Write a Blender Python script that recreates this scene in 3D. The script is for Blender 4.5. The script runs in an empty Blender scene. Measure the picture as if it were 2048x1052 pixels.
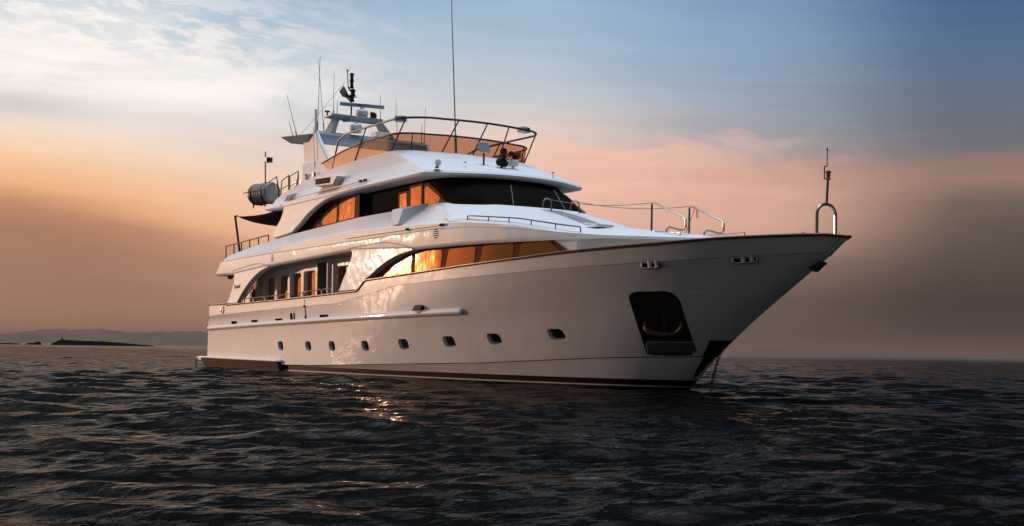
import bpy, bmesh, math, random
import numpy as np
from mathutils import Vector, Matrix
random.seed(7)
SC = bpy.context.scene
COL = SC.collection

# ------------------------------------------------------------------ camera
F = Vector((-.84, .542, 0)).normalized()          # view direction, level
R = Vector((.542, .84, 0)).normalized()           # to the right
U = Vector((0, 0, 1))
EYE = Vector((58.5, -23.3, 1.05))
roll = math.radians(.92)
cam = bpy.data.cameras.new("camera"); camo = bpy.data.objects.new("camera", cam); COL.objects.link(camo)
ax = R * math.cos(roll) + U * math.sin(roll); ay = -R * math.sin(roll) + U * math.cos(roll); az = -F
camo.matrix_world = Matrix(((ax.x, ay.x, az.x, EYE.x), (ax.y, ay.y, az.y, EYE.y), (ax.z, ay.z, az.z, EYE.z), (0, 0, 0, 1)))
cam.sensor_width = 36; cam.lens = 2500 / 2048 * 36; cam.shift_y = 175.5 / 2048
cam.clip_start = .1; cam.clip_end = 80000
SC.camera = camo
SC.view_settings.view_transform = 'Standard'; SC.view_settings.look = 'None'
SC.view_settings.exposure = 0; SC.view_settings.gamma = 1

# ------------------------------------------------------------------ sun and sky
SUN_AZ = math.radians(-60); SUN_EL = math.radians(4.0)
SUN = (F * math.cos(SUN_AZ) + R * math.sin(SUN_AZ)) * math.cos(SUN_EL) + U * math.sin(SUN_EL)
sl = bpy.data.lights.new("sun", 'SUN'); sl.energy = 2.5; sl.color = (1, .62, .43); sl.angle = math.radians(.5)
so = bpy.data.objects.new("sun", sl); COL.objects.link(so)
so.rotation_euler = SUN.to_track_quat('Z', 'Y').to_euler()

def lin(r, g, b):
    def f(c):
        c /= 255
        return c / 12.92 if c <= .04045 else ((c + .055) / 1.055) ** 2.4
    return (f(r), f(g), f(b))

W = bpy.data.worlds.new("World"); SC.world = W; W.use_nodes = True
nt = W.node_tree; nt.nodes.clear()
def nd(t, **k):
    n = nt.nodes.new(t)
    for a, b in k.items(): setattr(n, a, b)
    return n
def lk(a, b): nt.links.new(a, b)
def inp(n, i, v):
    if hasattr(v, 'node'): lk(v, n.inputs[i])
    else: n.inputs[i].default_value = v
def mth(op, a, b=0., c=None):
    n = nd('ShaderNodeMath', operation=op); inp(n, 0, a); inp(n, 1, b)
    if c is not None: inp(n, 2, c)
    return n.outputs[0]
def vdot(a, v):
    n = nd('ShaderNodeVectorMath', operation='DOT_PRODUCT'); lk(a, n.inputs[0]); n.inputs[1].default_value = v
    return n.outputs['Value']
def mixc(f, a, b, mode='MIX'):
    n = nd('ShaderNodeMix', data_type='RGBA', blend_type=mode); inp(n, 0, f)
    for i, v in ((6, a), (7, b)):
        if hasattr(v, 'node'): lk(v, n.inputs[i])
        else: n.inputs[i].default_value = (*v, 1)
    return n.outputs[2]
def ramp(fac, stops):
    n = nd('ShaderNodeValToRGB'); lk(fac, n.inputs[0]); e = n.color_ramp.elements
    n.color_ramp.interpolation = 'EASE' if False else 'LINEAR'
    for i, (p, c) in enumerate(stops):
        s = e[i] if i < 2 else e.new(p)
        s.position = p; s.color = (*c, 1)
    return n.outputs[0]
def sstep(x, a, b):
    n = nd('ShaderNodeMapRange', interpolation_type='SMOOTHSTEP'); lk(x, n.inputs[0])
    n.inputs[1].default_value = a; n.inputs[2].default_value = b
    return n.outputs[0]

dirv = nd('ShaderNodeTexCoord').outputs['Generated']
dF, dR, dZ = vdot(dirv, F), vdot(dirv, R), vdot(dirv, (0, 0, 1))
AZ = mth('MULTIPLY', mth('ARCTAN2', dR, dF), 57.29578)
EL = mth('MULTIPLY', mth('ARCSINE', dZ), 57.29578)
def elp(d): return math.sqrt(max(d, 0) / 90)
# warp elevation a little with noise so colour bands are uneven
cmb = nd('ShaderNodeCombineXYZ'); inp(cmb, 0, mth('MULTIPLY', AZ, .055)); inp(cmb, 1, mth('MULTIPLY', EL, .22))
nz = nd('ShaderNodeTexNoise'); nz.inputs['Scale'].default_value = 1; nz.inputs['Detail'].default_value = 3
lk(cmb.outputs[0], nz.inputs[0])
EL2 = mth('ADD', EL, mth('MINIMUM', mth('MULTIPLY', mth('MAXIMUM', mth('ADD', AZ, 22.), 0.), .13), 1.5))
EL2 = mth('ADD', EL, mth('MULTIPLY', mth('SUBTRACT', EL2, EL), mth('SUBTRACT', 1.0, sstep(AZ, -11., 0.))))
ELW = mth('ADD', EL2, mth('MULTIPLY', mth('SUBTRACT', nz.outputs['Fac'], .5), 2.2))
P = mth('SQRT', mth('DIVIDE', mth('MAXIMUM', ELW, 0.0), 90.0))
ZA, ZZ = (1.2, 1.4, 1.7), (8.6, 10.0, 11.9)           # unseen zenith boosted to light the upward-facing decks
UP = [(18, (.30, .38, .44)), (22, (.06, .08, .10)), (40, (.05, .065, .085)), (48, (.2, .26, .32)), (67, ZA), (90, ZZ)]  # dark sky band above the view, shaped to keep the water dark
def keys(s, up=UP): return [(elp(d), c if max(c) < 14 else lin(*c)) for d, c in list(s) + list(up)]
S_L = keys([(.8, (165, 124, 105)), (3.2, (162, 121, 101)), (4.8, (165, 120, 98)), (5.6, (188, 133, 102)), (6.5, (238, 177, 133)), (7.1, (245, 190, 147)), (8.0, (246, 202, 164)), (9.2, (241, 214, 191)), (10.8, (218, 206, 198)), (12.6, (196, 206, 208)), (14.5, (182, 202, 213)), (16, (170, 195, 212))])
S_C = keys([(.8, (155, 126, 110)), (2.4, (180, 142, 122)), (3.8, (207, 162, 137)), (5.8, (233, 182, 154)), (8, (238, 198, 175)), (10.1, (222, 204, 195)), (11.5, (192, 198, 204)), (13.8, (166, 188, 207)), (16, (150, 177, 202))])
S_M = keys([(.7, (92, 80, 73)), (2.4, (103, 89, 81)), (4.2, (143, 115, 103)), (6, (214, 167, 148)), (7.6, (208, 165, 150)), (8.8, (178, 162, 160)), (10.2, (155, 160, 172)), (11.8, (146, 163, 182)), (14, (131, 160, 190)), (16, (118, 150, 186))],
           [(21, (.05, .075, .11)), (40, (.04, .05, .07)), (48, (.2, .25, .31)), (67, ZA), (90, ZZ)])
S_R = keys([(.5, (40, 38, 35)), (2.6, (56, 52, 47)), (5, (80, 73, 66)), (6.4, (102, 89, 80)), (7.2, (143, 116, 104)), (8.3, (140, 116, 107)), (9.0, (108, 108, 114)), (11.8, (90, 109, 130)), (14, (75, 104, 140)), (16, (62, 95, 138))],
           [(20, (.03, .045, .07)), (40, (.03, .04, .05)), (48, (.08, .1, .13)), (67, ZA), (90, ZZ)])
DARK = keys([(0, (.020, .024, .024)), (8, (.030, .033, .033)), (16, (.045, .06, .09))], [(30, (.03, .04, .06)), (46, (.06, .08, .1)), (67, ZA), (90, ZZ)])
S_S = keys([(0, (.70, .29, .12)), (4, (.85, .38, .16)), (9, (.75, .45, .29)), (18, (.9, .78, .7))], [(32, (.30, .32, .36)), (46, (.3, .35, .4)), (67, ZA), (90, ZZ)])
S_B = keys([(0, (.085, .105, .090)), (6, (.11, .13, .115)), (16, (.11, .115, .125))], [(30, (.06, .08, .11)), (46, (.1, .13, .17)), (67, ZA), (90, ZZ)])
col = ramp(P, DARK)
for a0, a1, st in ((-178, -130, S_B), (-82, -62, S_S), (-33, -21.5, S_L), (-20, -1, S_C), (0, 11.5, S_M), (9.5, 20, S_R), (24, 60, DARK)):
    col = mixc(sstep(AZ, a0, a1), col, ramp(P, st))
# clouds
def gauss(x, c, w):
    q = mth('DIVIDE', mth('SUBTRACT', x, c), w)
    return mth('POWER', 2.71828, mth('MULTIPLY', mth('MULTIPLY', q, q), -1.0))
def cloudnoise(sx, sy, off, detail=7, rough=.58, dist=.6, tilt=0.):
    c = nd('ShaderNodeCombineXYZ'); inp(c, 0, mth('ADD', mth('MULTIPLY', AZ, sx), off))
    inp(c, 1, mth('MULTIPLY', mth('ADD', EL, mth('MULTIPLY', AZ, tilt)), sy)); c.inputs[2].default_value = off * .37
    n = nd('ShaderNodeTexNoise'); n.inputs['Scale'].default_value = 1; n.inputs['Detail'].default_value = detail
    n.inputs['Roughness'].default_value = rough; n.inputs['Distortion'].default_value = dist
    lk(c.outputs[0], n.inputs[0]); return n.outputs['Fac']
c1 = sstep(cloudnoise(.11, .42, 3.1), .30, .60)
m1 = mth('MULTIPLY', gauss(AZ, -19, 9.5), gauss(EL, 12.0, 2.2))
col = mixc(mth('MULTIPLY', mth('MULTIPLY', c1, m1), 1.0), col, lin(255, 246, 240))
c1b = sstep(cloudnoise(.5, 1.7, 8.3, 9, .64, .5, .1), .45, .60)
m1b = mth('MULTIPLY', gauss(AZ, -19, 9), gauss(EL, 13.3, 2.0))
col = mixc(mth('MULTIPLY', mth('MULTIPLY', c1b, m1b), .9), col, lin(250, 240, 234))
m2 = mth('MULTIPLY', mth('MULTIPLY', gauss(AZ, -15, 7), gauss(EL, 11.4, 1.2)), sstep(cloudnoise(.14, .7, 6.1, 7, .6, .6, .05), .25, .6))
col = mixc(mth('MULTIPLY', m2, .9), col, lin(254, 245, 238))
def bank(sx, sy, off, top, amp, soft, tilt, azc, azw, bottom, colr, k):    # a cloud bank with a torn upper edge
    global col
    n = cloudnoise(sx, sy, off, 8, .6, .7, tilt)
    h = mth('ADD', mth('SUBTRACT', top, EL), mth('MULTIPLY', mth('SUBTRACT', n, .5), amp))
    m = mth('MULTIPLY', mth('MULTIPLY', sstep(h, 0., soft), gauss(AZ, azc, azw)), sstep(EL, bottom - 2.5, bottom + .5))
    col = mixc(mth('MULTIPLY', m, k), col, colr)
bank(.16, .55, 5.7, 9.9, 7.5, 1.5, .12, 4.5, 6.5, 6.0, lin(240, 190, 170), .85)
bank(.30, 1.1, 2.3, 8.6, 6.0, .8, -.1, 9.5, 4.0, 6.5, lin(226, 172, 154), .6)
bank(.5, 1.5, 7.9, 8.2, 6.0, 2.5, .05, 8, 9, 5.5, lin(205, 160, 146), .35)
c4 = sstep(cloudnoise(.06, .6, 1.7, 6, .6, .5), .42, .7)
m4 = mth('MULTIPLY', gauss(AZ, 18, 7), gauss(EL, 7.8, .8))
col = mixc(mth('MULTIPLY', mth('MULTIPLY', c4, m4), .6), col, lin(178, 132, 118))
m5 = mth('MULTIPLY', gauss(AZ, -21.5, 3.5), gauss(EL, 10.1, .6))
col = mixc(mth('MULTIPLY', m5, .45), col, lin(170, 178, 180))
st_ = cloudnoise(.10, 1.3, 11.9, 6, .6, .5, .06)
stv = nd('ShaderNodeVectorMath', operation='SCALE'); lk(col, stv.inputs[0]); lk(mth('ADD', .90, mth('MULTIPLY', st_, .20)), stv.inputs['Scale']); col = stv.outputs[0]
# glow round the sun just outside the frame
sd = mth('MAXIMUM', vdot(dirv, SUN), 0.0)
glow = nd('ShaderNodeVectorMath', operation='SCALE'); glow.inputs[0].default_value = (.10, .04, .015); lk(mth('POWER', sd, 30), glow.inputs['Scale'])
glow2 = nd('ShaderNodeVectorMath', operation='SCALE'); glow2.inputs[0].default_value = (9, 4.6, 2.0); lk(mth('POWER', sd, 2200), glow2.inputs['Scale'])
g12 = nd('ShaderNodeVectorMath', operation='ADD'); lk(glow.outputs[0], g12.inputs[0]); lk(glow2.outputs[0], g12.inputs[1])
tot = nd('ShaderNodeVectorMath', operation='ADD'); lk(col, tot.inputs[0]); lk(g12.outputs[0], tot.inputs[1])
bg = nd('ShaderNodeBackground'); lk(tot.outputs[0], bg.inputs[0]); bg.inputs[1].default_value = 1.08
sky = nd('ShaderNodeTexSky', sky_type='NISHITA'); sky.sun_disc = False; sky.sun_elevation = SUN_EL
sky.sun_rotation = math.atan2(SUN.x, SUN.y); sky.altitude = 0; sky.air_density = 1.2; sky.dust_density = 3
bg2 = nd('ShaderNodeBackground'); lk(sky.outputs[0], bg2.inputs[0]); bg2.inputs[1].default_value = .006
add = nd('ShaderNodeAddShader'); lk(bg.outputs[0], add.inputs[0]); lk(bg2.outputs[0], add.inputs[1])
out = nd('ShaderNodeOutputWorld'); lk(add.outputs[0], out.inputs[0])
# ------------------------------------------------------------------ materials
def mat(name, base, rough=.5, metal=0., coat=0., spec=.5, ior=1.5, coat_rough=.05, bump=None, vary=None, alpha=1., trans=0., tint=None, ctint=None):
    m = bpy.data.materials.new(name); m.use_nodes = True; t = m.node_tree; b = t.nodes['Principled BSDF']
    b.inputs['Base Color'].default_value = (*base, 1); b.inputs['Roughness'].default_value = rough
    b.inputs['Metallic'].default_value = metal; b.inputs['IOR'].default_value = ior
    b.inputs['Specular IOR Level'].default_value = spec
    b.inputs['Coat Weight'].default_value = coat; b.inputs['Coat Roughness'].default_value = coat_rough
    b.inputs['Transmission Weight'].default_value = trans; b.inputs['Alpha'].default_value = alpha
    if ctint: b.inputs['Coat Tint'].default_value = (1, 1, 1, 1)
    if tint: b.inputs['Specular Tint'].default_value = (*tint, 1)
    tc = t.nodes.new('ShaderNodeTexCoord')
    if vary:                                            # (scale, amount, stretch) dirt / tone variation
        sc, am, stch = vary
        mp = t.nodes.new('ShaderNodeMapping'); t.links.new(tc.outputs['Object'], mp.inputs[0]); mp.inputs['Scale'].default_value = stch
        n = t.nodes.new('ShaderNodeTexNoise'); n.inputs['Scale'].default_value = sc; n.inputs['Detail'].default_value = 5
        n.inputs['Roughness'].default_value = .65
        t.links.new(mp.outputs[0], n.inputs[0])
        mx = t.nodes.new('ShaderNodeMix'); mx.data_type = 'RGBA'
        mr = t.nodes.new('ShaderNodeMapRange'); mr.inputs[1].default_value = .35; mr.inputs[2].default_value = .75
        t.links.new(n.outputs['Fac'], mr.inputs[0]); t.links.new(mr.outputs[0], mx.inputs[0])
        mx.inputs[6].default_value = (*base, 1); mx.inputs[7].default_value = (*[c * (1 - am) for c in base], 1)
        t.links.new(mx.outputs[2], b.inputs['Base Color'])
    if bump:                                            # list of (scale, strength, distance)
        prev = None
        for sc, st, di in bump:
            n = t.nodes.new('ShaderNodeTexNoise'); n.inputs['Scale'].default_value = sc; n.inputs['Detail'].default_value = 2
            t.links.new(tc.outputs['Object'], n.inputs[0])
            bp = t.nodes.new('ShaderNodeBump'); bp.inputs['Strength'].default_value = st; bp.inputs['Distance'].default_value = di
            t.links.new(n.outputs['Fac'], bp.inputs['Height'])
            if prev: t.links.new(prev.outputs[0], bp.inputs['Normal'])
            prev = bp
        t.links.new(prev.outputs[0], b.inputs['Normal'])
        if coat: t.links.new(prev.outputs[0], b.inputs['Coat Normal'])
    return m
WHITE = mat('white_gelcoat', (.78, .77, .76), .5, spec=.2, coat=.014, coat_rough=.12, ctint=(1, .74, .45), bump=[(.9, .7, .04), (2.6, .4, .012)], vary=(.9, .10, (.5, .5, .18)))
HULLW = mat('white_hull_paint', (.78, .77, .76), .5, spec=.2, coat=.8, coat_rough=.045, bump=[(.45, .4, .02), (1.7, .5, .012), (5, .3, .003)], vary=(.8, .13, (.6, .6, .16)))
DECKM = mat('deck_paint', (.62, .60, .56), .7, bump=[(60, .2, .01)], vary=(2, .12, (1, 1, 1)))
POCK = mat('anchor_pocket_lining', (.075, .058, .045), .45, spec=.3, vary=(3, .5, (1, 1, 1)))
RIB = mat('pocket_ribs', (.24, .23, .21), .4)
GREY = mat('grey_paint', (.16, .17, .18), .5, vary=(3, .2, (1, 1, 1)))
DARK_IN = mat('dark_recess', (.014, .012, .011), .7, spec=.06, vary=(3, .4, (1, 1, 1)))
BOTTOM = mat('antifouling', (.030, .012, .008), .6, spec=.06, vary=(2.5, .5, (.3, .3, 1.5)))
SPON = mat('brown_bottom_paint', (.055, .020, .009), .6, spec=.05, vary=(3, .4, (.4, .4, 3)))
STEEL = mat('polished_steel', (.34, .33, .32), .28, metal=1)
BLACK = mat('black_coating', (.012, .012, .013), .4)
COVER = mat('black_mesh_cover', (.005, .004, .003), .9, spec=.04, bump=[(1.3, .3, .05), (90, .2, .004)])
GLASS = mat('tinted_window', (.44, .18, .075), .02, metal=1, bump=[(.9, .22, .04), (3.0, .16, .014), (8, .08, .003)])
GLASSD = mat('dark_glass', (.012, .012, .012), .12, ior=1.6)
BROWN = mat('brown_window_frame', (.13, .036, .013), .6, spec=.02)
TEAK = mat('varnished_teak', (.17, .055, .022), .3, coat=.6, vary=(9, .35, (.25, .25, 3)))
CEIL = mat('ceiling_panel', (.30, .19, .13), .5)
CREAM = mat('cream_curtain', (.62, .50, .36), .85)
ROPE = mat('golden_handrail', (.55, .34, .14), .4, metal=.2)
RAFTM = mat('raft_canister', (.30, .27, .24), .45, vary=(4, .25, (1, 1, 1)))
CANVAS = mat('black_canvas', (.014, .012, .012), .95, spec=.1)
BRONZE = mat('dark_bronze', (.10, .075, .045), .35, metal=.9)
RADARM = mat('radar_blue_grey', (.21, .27, .33), .4)
LETTER = mat('dark_lettering', (.03, .03, .05), .5)
LETTERG = mat('bronze_lettering', (.10, .035, .018), .6, spec=.1)
AMBER = mat('lantern_lens', (.25, .12, .03), .15)
CHAINM = mat('galvanised_chain', (.07, .065, .06), .6, metal=.6)
ANCHM = mat('galvanised_anchor', (.10, .07, .05), .55, metal=.5, vary=(6, .5, (1, 1, 1)))
GREYW = mat('weathered_white', (.58, .58, .58), .5, vary=(4, .2, (1, 1, 1)))
# tinted see-through acrylic for the flybridge windscreen
TINT = bpy.data.materials.new('tinted_acrylic'); TINT.use_nodes = True
t = TINT.node_tree; t.nodes.clear()
g = t.nodes.new('ShaderNodeBsdfGlossy'); g.inputs['Roughness'].default_value = .05; g.inputs['Color'].default_value = (1, .75, .5, 1)
tr = t.nodes.new('ShaderNodeBsdfTransparent'); tr.inputs[0].default_value = (.57, .33, .24, 1)
fr = t.nodes.new('ShaderNodeFresnel'); fr.inputs[0].default_value = 1.58
mx = t.nodes.new('ShaderNodeMixShader'); o = t.nodes.new('ShaderNodeOutputMaterial')
t.links.new(fr.outputs[0], mx.inputs[0]); t.links.new(tr.outputs[0], mx.inputs[1]); t.links.new(g.outputs[0], mx.inputs[2]); t.links.new(mx.outputs[0], o.inputs[0])

# ------------------------------------------------------------------ mesh helpers
def V(*a): return Vector(a)
def cr(pts, n=6):                                       # Catmull-Rom through the points
    P = [Vector(p) for p in pts]; P = [2 * P[0] - P[1]] + P + [2 * P[-1] - P[-2]]; o = []
    for i in range(1, len(P) - 2):
        for k in range(n):
            t = k / n; a, b, c, d = P[i - 1:i + 3]
            o.append(.5 * (2 * b + (c - a) * t + (2 * a - 5 * b + 4 * c - d) * t * t + (3 * b - a - 3 * c + d) * t ** 3))
    o.append(P[-2]); return o
def interp(x, tab):
    if x <= tab[0][0]: return tab[0][1]
    for (a, b), (c, d) in zip(tab, tab[1:]):
        if x <= c: return b + (d - b) * (x - a) / (c - a)
    return tab[-1][1]
def obj(name, bm, mats, parent=None, angle=32, bevel=0, seg=2):
    bmesh.ops.recalc_face_normals(bm, faces=bm.faces) if not getattr(bm, 'keep', False) else None
    me = bpy.data.meshes.new(name); bm.to_mesh(me); bm.free()
    for m in (mats if isinstance(mats, (list, tuple)) else [mats]): me.materials.append(m)
    for p in me.polygons: p.use_smooth = True
    me.set_sharp_from_angle(angle=math.radians(angle))
    o = bpy.data.objects.new(name, me); COL.objects.link(o)
    if parent: o.parent = parent
    if bevel:
        b = o.modifiers.new('bevel', 'BEVEL'); b.width = bevel; b.segments = seg; b.limit_method = 'ANGLE'; b.angle_limit = math.radians(40)
        b.harden_normals = False
    return o
def empty(name, loc, label, cat, group=None):
    o = bpy.data.objects.new(name, None); COL.objects.link(o); o.location = loc; o['label'] = label; o['category'] = cat
    o.empty_display_size = .3
    if group: o['group'] = group
    return o
def child(o, parent):                                   # parent and keep the world place
    o.parent = parent; o.matrix_parent_inverse = Matrix.Translation(-parent.location); return o
def grid(bm, rows, mi=0, close=False):
    vs = [[bm.verts.new(p) for p in r] for r in rows]; fs = []
    for a, b in zip(vs, vs[1:]):
        n = len(a)
        for i in range(n if close else n - 1):
            q = [a[i], a[(i + 1) % n], b[(i + 1) % n], b[i]]
            u = []
            for w in q:
                if not any((w.co - z.co).length < 1e-6 for z in u): u.append(w)
            if len(u) >= 3:
                f = bm.faces.new(u); f.material_index = mi; fs.append(f)
    return vs, fs
def tube(bm, pts, r, seg=8, mi=0, cap=True, r2=None):
    P = [Vector(p) for p in pts]; n = len(P); rows = []; up = None
    for i, p in enumerate(P):
        d = ((P[min(i + 1, n - 1)] - p).normalized() if i < n - 1 else Vector()) + ((p - P[max(i - 1, 0)]).normalized() if i else Vector())
        d.normalize()
        if up is None: up = d.orthogonal().normalized()
        up = (up - d * up.dot(d)).normalized(); s = d.cross(up)
        rr = r if r2 is None else r + (r2 - r) * i / (n - 1)
        rows.append([p + (up * math.cos(a) + s * math.sin(a)) * rr for a in [2 * math.pi * k / seg for k in range(seg)]])
    vs, _ = grid(bm, rows, mi, close=True)
    if cap:
        for row, rev in ((vs[0], True), (vs[-1], False)):
            f = bm.faces.new(row[::-1] if rev else row); f.material_index = mi
def box(bm, c, s, mi=0, rot=None):
    M = Matrix.Translation(c) @ (rot.to_4x4() if rot else Matrix()) @ Matrix.Diagonal((*s, 1))
    r = bmesh.ops.create_cube(bm, size=1, matrix=M)
    for f in {f for v in r['verts'] for f in v.link_faces}: f.material_index = mi
def lathe(bm, prof, c, axis=(0, 0, 1), seg=16, mi=0):   # prof: list of (r, h)
    a = Vector(axis).normalized(); u = a.orthogonal().normalized(); w = a.cross(u); c = Vector(c)
    rows = [[c + a * h + (u * math.cos(q) + w * math.sin(q)) * max(r, 1e-3) for q in [2 * math.pi * k / seg for k in range(seg)]] for r, h in prof]
    vs, _ = grid(bm, rows, mi, close=True)
    for row in (vs[0], vs[-1]):
        f = bm.faces.new(row); f.material_index = mi
def roundpoly(pts, r, n=4):
    P = [Vector(p) for p in pts]; o = []
    for i, p in enumerate(P):
        a, b = P[i - 1] - p, P[(i + 1) % len(P)] - p
        rr = min(r, a.length * .45, b.length * .45); a = a.normalized() * rr; b = b.normalized() * rr
        for k in range(n + 1):
            t = k / n; o.append(p + a * (1 - t) ** 2 + b * t ** 2)
    return o
def panel(bm, outline, Y, thick, step=.5, mi=0, both=True, sides=(-1, 1)):
    """solid plate: outline in (x, z), laid on the surface y = -Y(x, z), THICK inward, cut in strips so that it follows the surface"""
    for s in (sides if both else (-1,)):
        b = bmesh.new(); f = b.faces.new([b.verts.new((p[0], 0, p[1])) for p in outline])
        if step:
            x0, x1 = min(p[0] for p in outline), max(p[0] for p in outline)
            k = math.floor(x0 / step) + 1
            while k * step < x1 - .01:
                bmesh.ops.bisect_plane(b, geom=b.verts[:] + b.edges[:] + b.faces[:], plane_co=(k * step, 0, 0), plane_no=(1, 0, 0), dist=1e-4); k += 1
        r = bmesh.ops.extrude_face_region(b, geom=b.faces[:], use_keep_orig=True)
        inner = {v for v in r['geom'] if isinstance(v, bmesh.types.BMVert)}
        for v in b.verts:
            q = max(Y(v.co.x, v.co.z), 0) - (thick if v in inner else 0); v.co.y = s * q
        bmesh.ops.recalc_face_normals(b, faces=b.faces[:])
        me = bpy.data.meshes.new('tmp'); b.to_mesh(me); b.free()
        n0 = len(bm.faces); bm.from_mesh(me); bpy.data.meshes.remove(me); bm.faces.ensure_lookup_table()
        for i in range(n0, len(bm.faces)): bm.faces[i].material_index = mi
def pobj(name, outline, Y, thick, step, m, parent, angle=40, sides=(-1, 1), **k):
    o = None
    for s in sides:
        b = bmesh.new(); panel(b, outline, Y, thick, step, sides=(s,)); q = obj(name, b, m, parent, angle, **k); o = o or q
    return o
def one(name, m, parent, pts, r, seg=7, **k):           # a single tube as an object of its own
    b = bmesh.new(); tube(b, pts, r, seg, **k); return obj(name, b, m, parent, 50)
def cut_hole(bm, poly, d, depth, rad, mwall=1, mcap=2):
    """a convex hole of outline POLY, DEPTH deep along D, in the faces within RAD of its middle"""
    P = [Vector(p) for p in poly]; d = Vector(d).normalized(); c = sum(P, Vector()) / len(P)
    faces = [f for f in bm.faces if (f.calc_center_median() - c).length < rad and abs((f.calc_center_median() - c).dot(d)) < .8]
    for i in range(len(P)):
        e = P[(i + 1) % len(P)] - P[i]
        if e.length < 1e-5: continue
        n = e.cross(d).normalized()
        if (c - P[i]).dot(n) < 0: n = -n
        g = list({x for f in faces for x in (*f.verts, *f.edges)}) + faces
        r = bmesh.ops.bisect_plane(bm, geom=g, plane_co=P[i], plane_no=n, dist=1e-5)
        faces = [f for f in r['geom'] if isinstance(f, bmesh.types.BMFace) and (f.calc_center_median() - P[i]).dot(n) > 0]
    if not faces: print('no hole at', c); return
    r = bmesh.ops.extrude_face_region(bm, geom=faces)
    caps = [f for f in r['geom'] if isinstance(f, bmesh.types.BMFace)]
    old = [f for f in faces if f.is_valid and f not in caps]
    if old: bmesh.ops.delete(bm, geom=old, context='FACES_ONLY')
    for v in {v for f in caps for v in f.verts}: v.co += d * depth
    cs = set(caps)
    for f in caps:
        f.material_index = mcap
        for e in f.edges:
            for q in e.link_faces:
                if q not in cs: q.material_index = mwall
# ------------------------------------------------------------------ the yacht: x forward from the transom, y to port, z up from the water
yacht = empty('motor_yacht', (0, 0, 0), 'large white motor yacht with raked flared bow anchored on the dark sea', 'yacht')
def ell(x, tip, L, ymax, p=.55, q=2.0):
    if tip > 36.7: p, q = .8, 2.6                        # the rail runs to a finer point than the flare below
    t = min(max((x - (tip - L)) / L, 0), 1); return ymax * max(1 - t ** q, 0) ** p
def aft(x, d=.4): return d * max(0, (12 - x) / 12) ** 2
ZS = [(0, 3.0), (1.2, 2.99), (3.6, 2.955), (3.75, 2.905), (5.2, 2.93), (10.4, 2.97), (14.4, 3.04), (17.45, 3.10), (17.65, 3.13), (18.2, 3.44), (18.4, 3.47), (21.8, 3.56), (24.3, 3.64), (28.1, 3.74), (29.9, 3.81), (33, 3.90), (34.8, 3.97), (36.5, 4.0), (37.1, 4.0), (37.4, 3.95)]
STEM = [(-1.3, 28.5), (-.6, 30.5), (-.06, 31.36), (.6, 32.07), (1.42, 33.11), (2.11, 34.09), (2.77, 35.2), (3.41, 36.49), (3.72, 37.14), (3.95, 37.4), (4.2, 37.42)]
def stem(z): return interp(z, STEM)
ZK = [(0, 2.45), (16, 2.72), (20.6, 3.22), (27.8, 3.34), (33.2, 3.46), (37.4, 3.62)]
ZC = [(0, .33), (10, .335), (13, .36), (24.8, .66), (29.8, .90), (32.6, .985)]
LV = [  # name, z(x), tip, L, ymax
    (lambda x: interp(x, ZS), 37.4, 13.0, 3.60), (lambda x: interp(x, ZK), 36.85, 13.6, 3.595),
    (lambda x: interp(x, ZK) - .006, 36.82, 13.65, 3.588), (lambda x: 2.2, 34.25, 15.5, 3.53), (lambda x: 1.45, 33.15, 16.8, 3.47),
    (lambda x: interp(x, ZC), 32.55, 18.6, 3.41), (lambda x: interp(x, ZC) - .022, 32.5, 18.6, 3.38),
    (lambda x: .30, 31.75, 19, 3.31), (lambda x: .13, 31.55, 19.3, 3.29), (lambda x: .09, 31.5, 19.4, 3.285), (lambda x: -.1, 31.3, 20, 3.25), (lambda x: -.6, 30.5, 22, 2.7), (lambda x: -1.2, 29, 25, .5)]
X0 = [.95, .9, .9, .55, .3, .05, .05, 0, 0, 0, 0, 0, 0]
ts = sorted(set([i / 150 for i in range(150)] + [1 - .06 * (1 - math.sin(math.pi / 2 * k / 14)) for k in range(15)] + [(xx - .95) / 36.45 for xx in (3.6, 3.68, 3.76, 17.45, 17.55, 17.65, 17.8, 18, 18.2, 18.4)]))
def lev(i, t):
    zf, tip, L, ym = LV[i]; x = X0[i] + t * (tip - X0[i])
    y = 0. if t >= 1 else ell(x, tip, L, ym) - aft(x); return Vector((x, -max(y, 0), zf(x)))
def crv(idx, s):                                        # Catmull-Rom across levels at equal t
    def at(t):
        p = [lev(i, t) for i in idx]; return cr(p, s)
    return at
STRIPS = [([0, 1], 2), ([2, 3, 4, 5], 7), ([6, 7], 3), ([7, 8], 1), ([8, 9], 1), ([9, 10, 11, 12], 2)]
def yh(x, z):                                           # half breadth of the topsides at x, z
    pts = []
    for i in range(2, 6) if z < interp(x, ZK) - .03 else (0, 1):
        zf, tip, L, ym = LV[i]; pts.append((zf(x), (ell(x, tip, L, ym) - aft(x)) if x < tip else 0.))
    pts.sort()
    return interp(z, pts)
def yl(x, z):                                           # below the chine
    a = [(LV[i][0](x), ell(x, LV[i][1], LV[i][2], LV[i][3]) - aft(x) if x < LV[i][1] else 0.) for i in (8, 7, 6)]
    return max(interp(z, a), 0)
def yh2(x, z):                                          # the same from the real curves (t rows)
    best = None; rows = [lev(i, min(max((x - X0[i]) / (LV[i][1] - X0[i]), 0), 1)) for i in (2, 3, 4, 5)]
    lo, hi = 0., 1.
    def zat(t): 
        c = crv([2, 3, 4, 5], 7)(t); 
        for a, b in zip(c, c[1:]):
            if b.z <= z <= a.z:
                k = (z - b.z) / max(a.z - b.z, 1e-6); return b.lerp(a, k)
        return c[0] if z > c[0].z else c[-1]
    for _ in range(40):
        m = (lo + hi) / 2; p = zat(m)
        if p.x < x: lo = m
        else: hi = m
    return -p.y
def hp(x, z): return Vector((x, -yh2(x, z), z))
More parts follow.
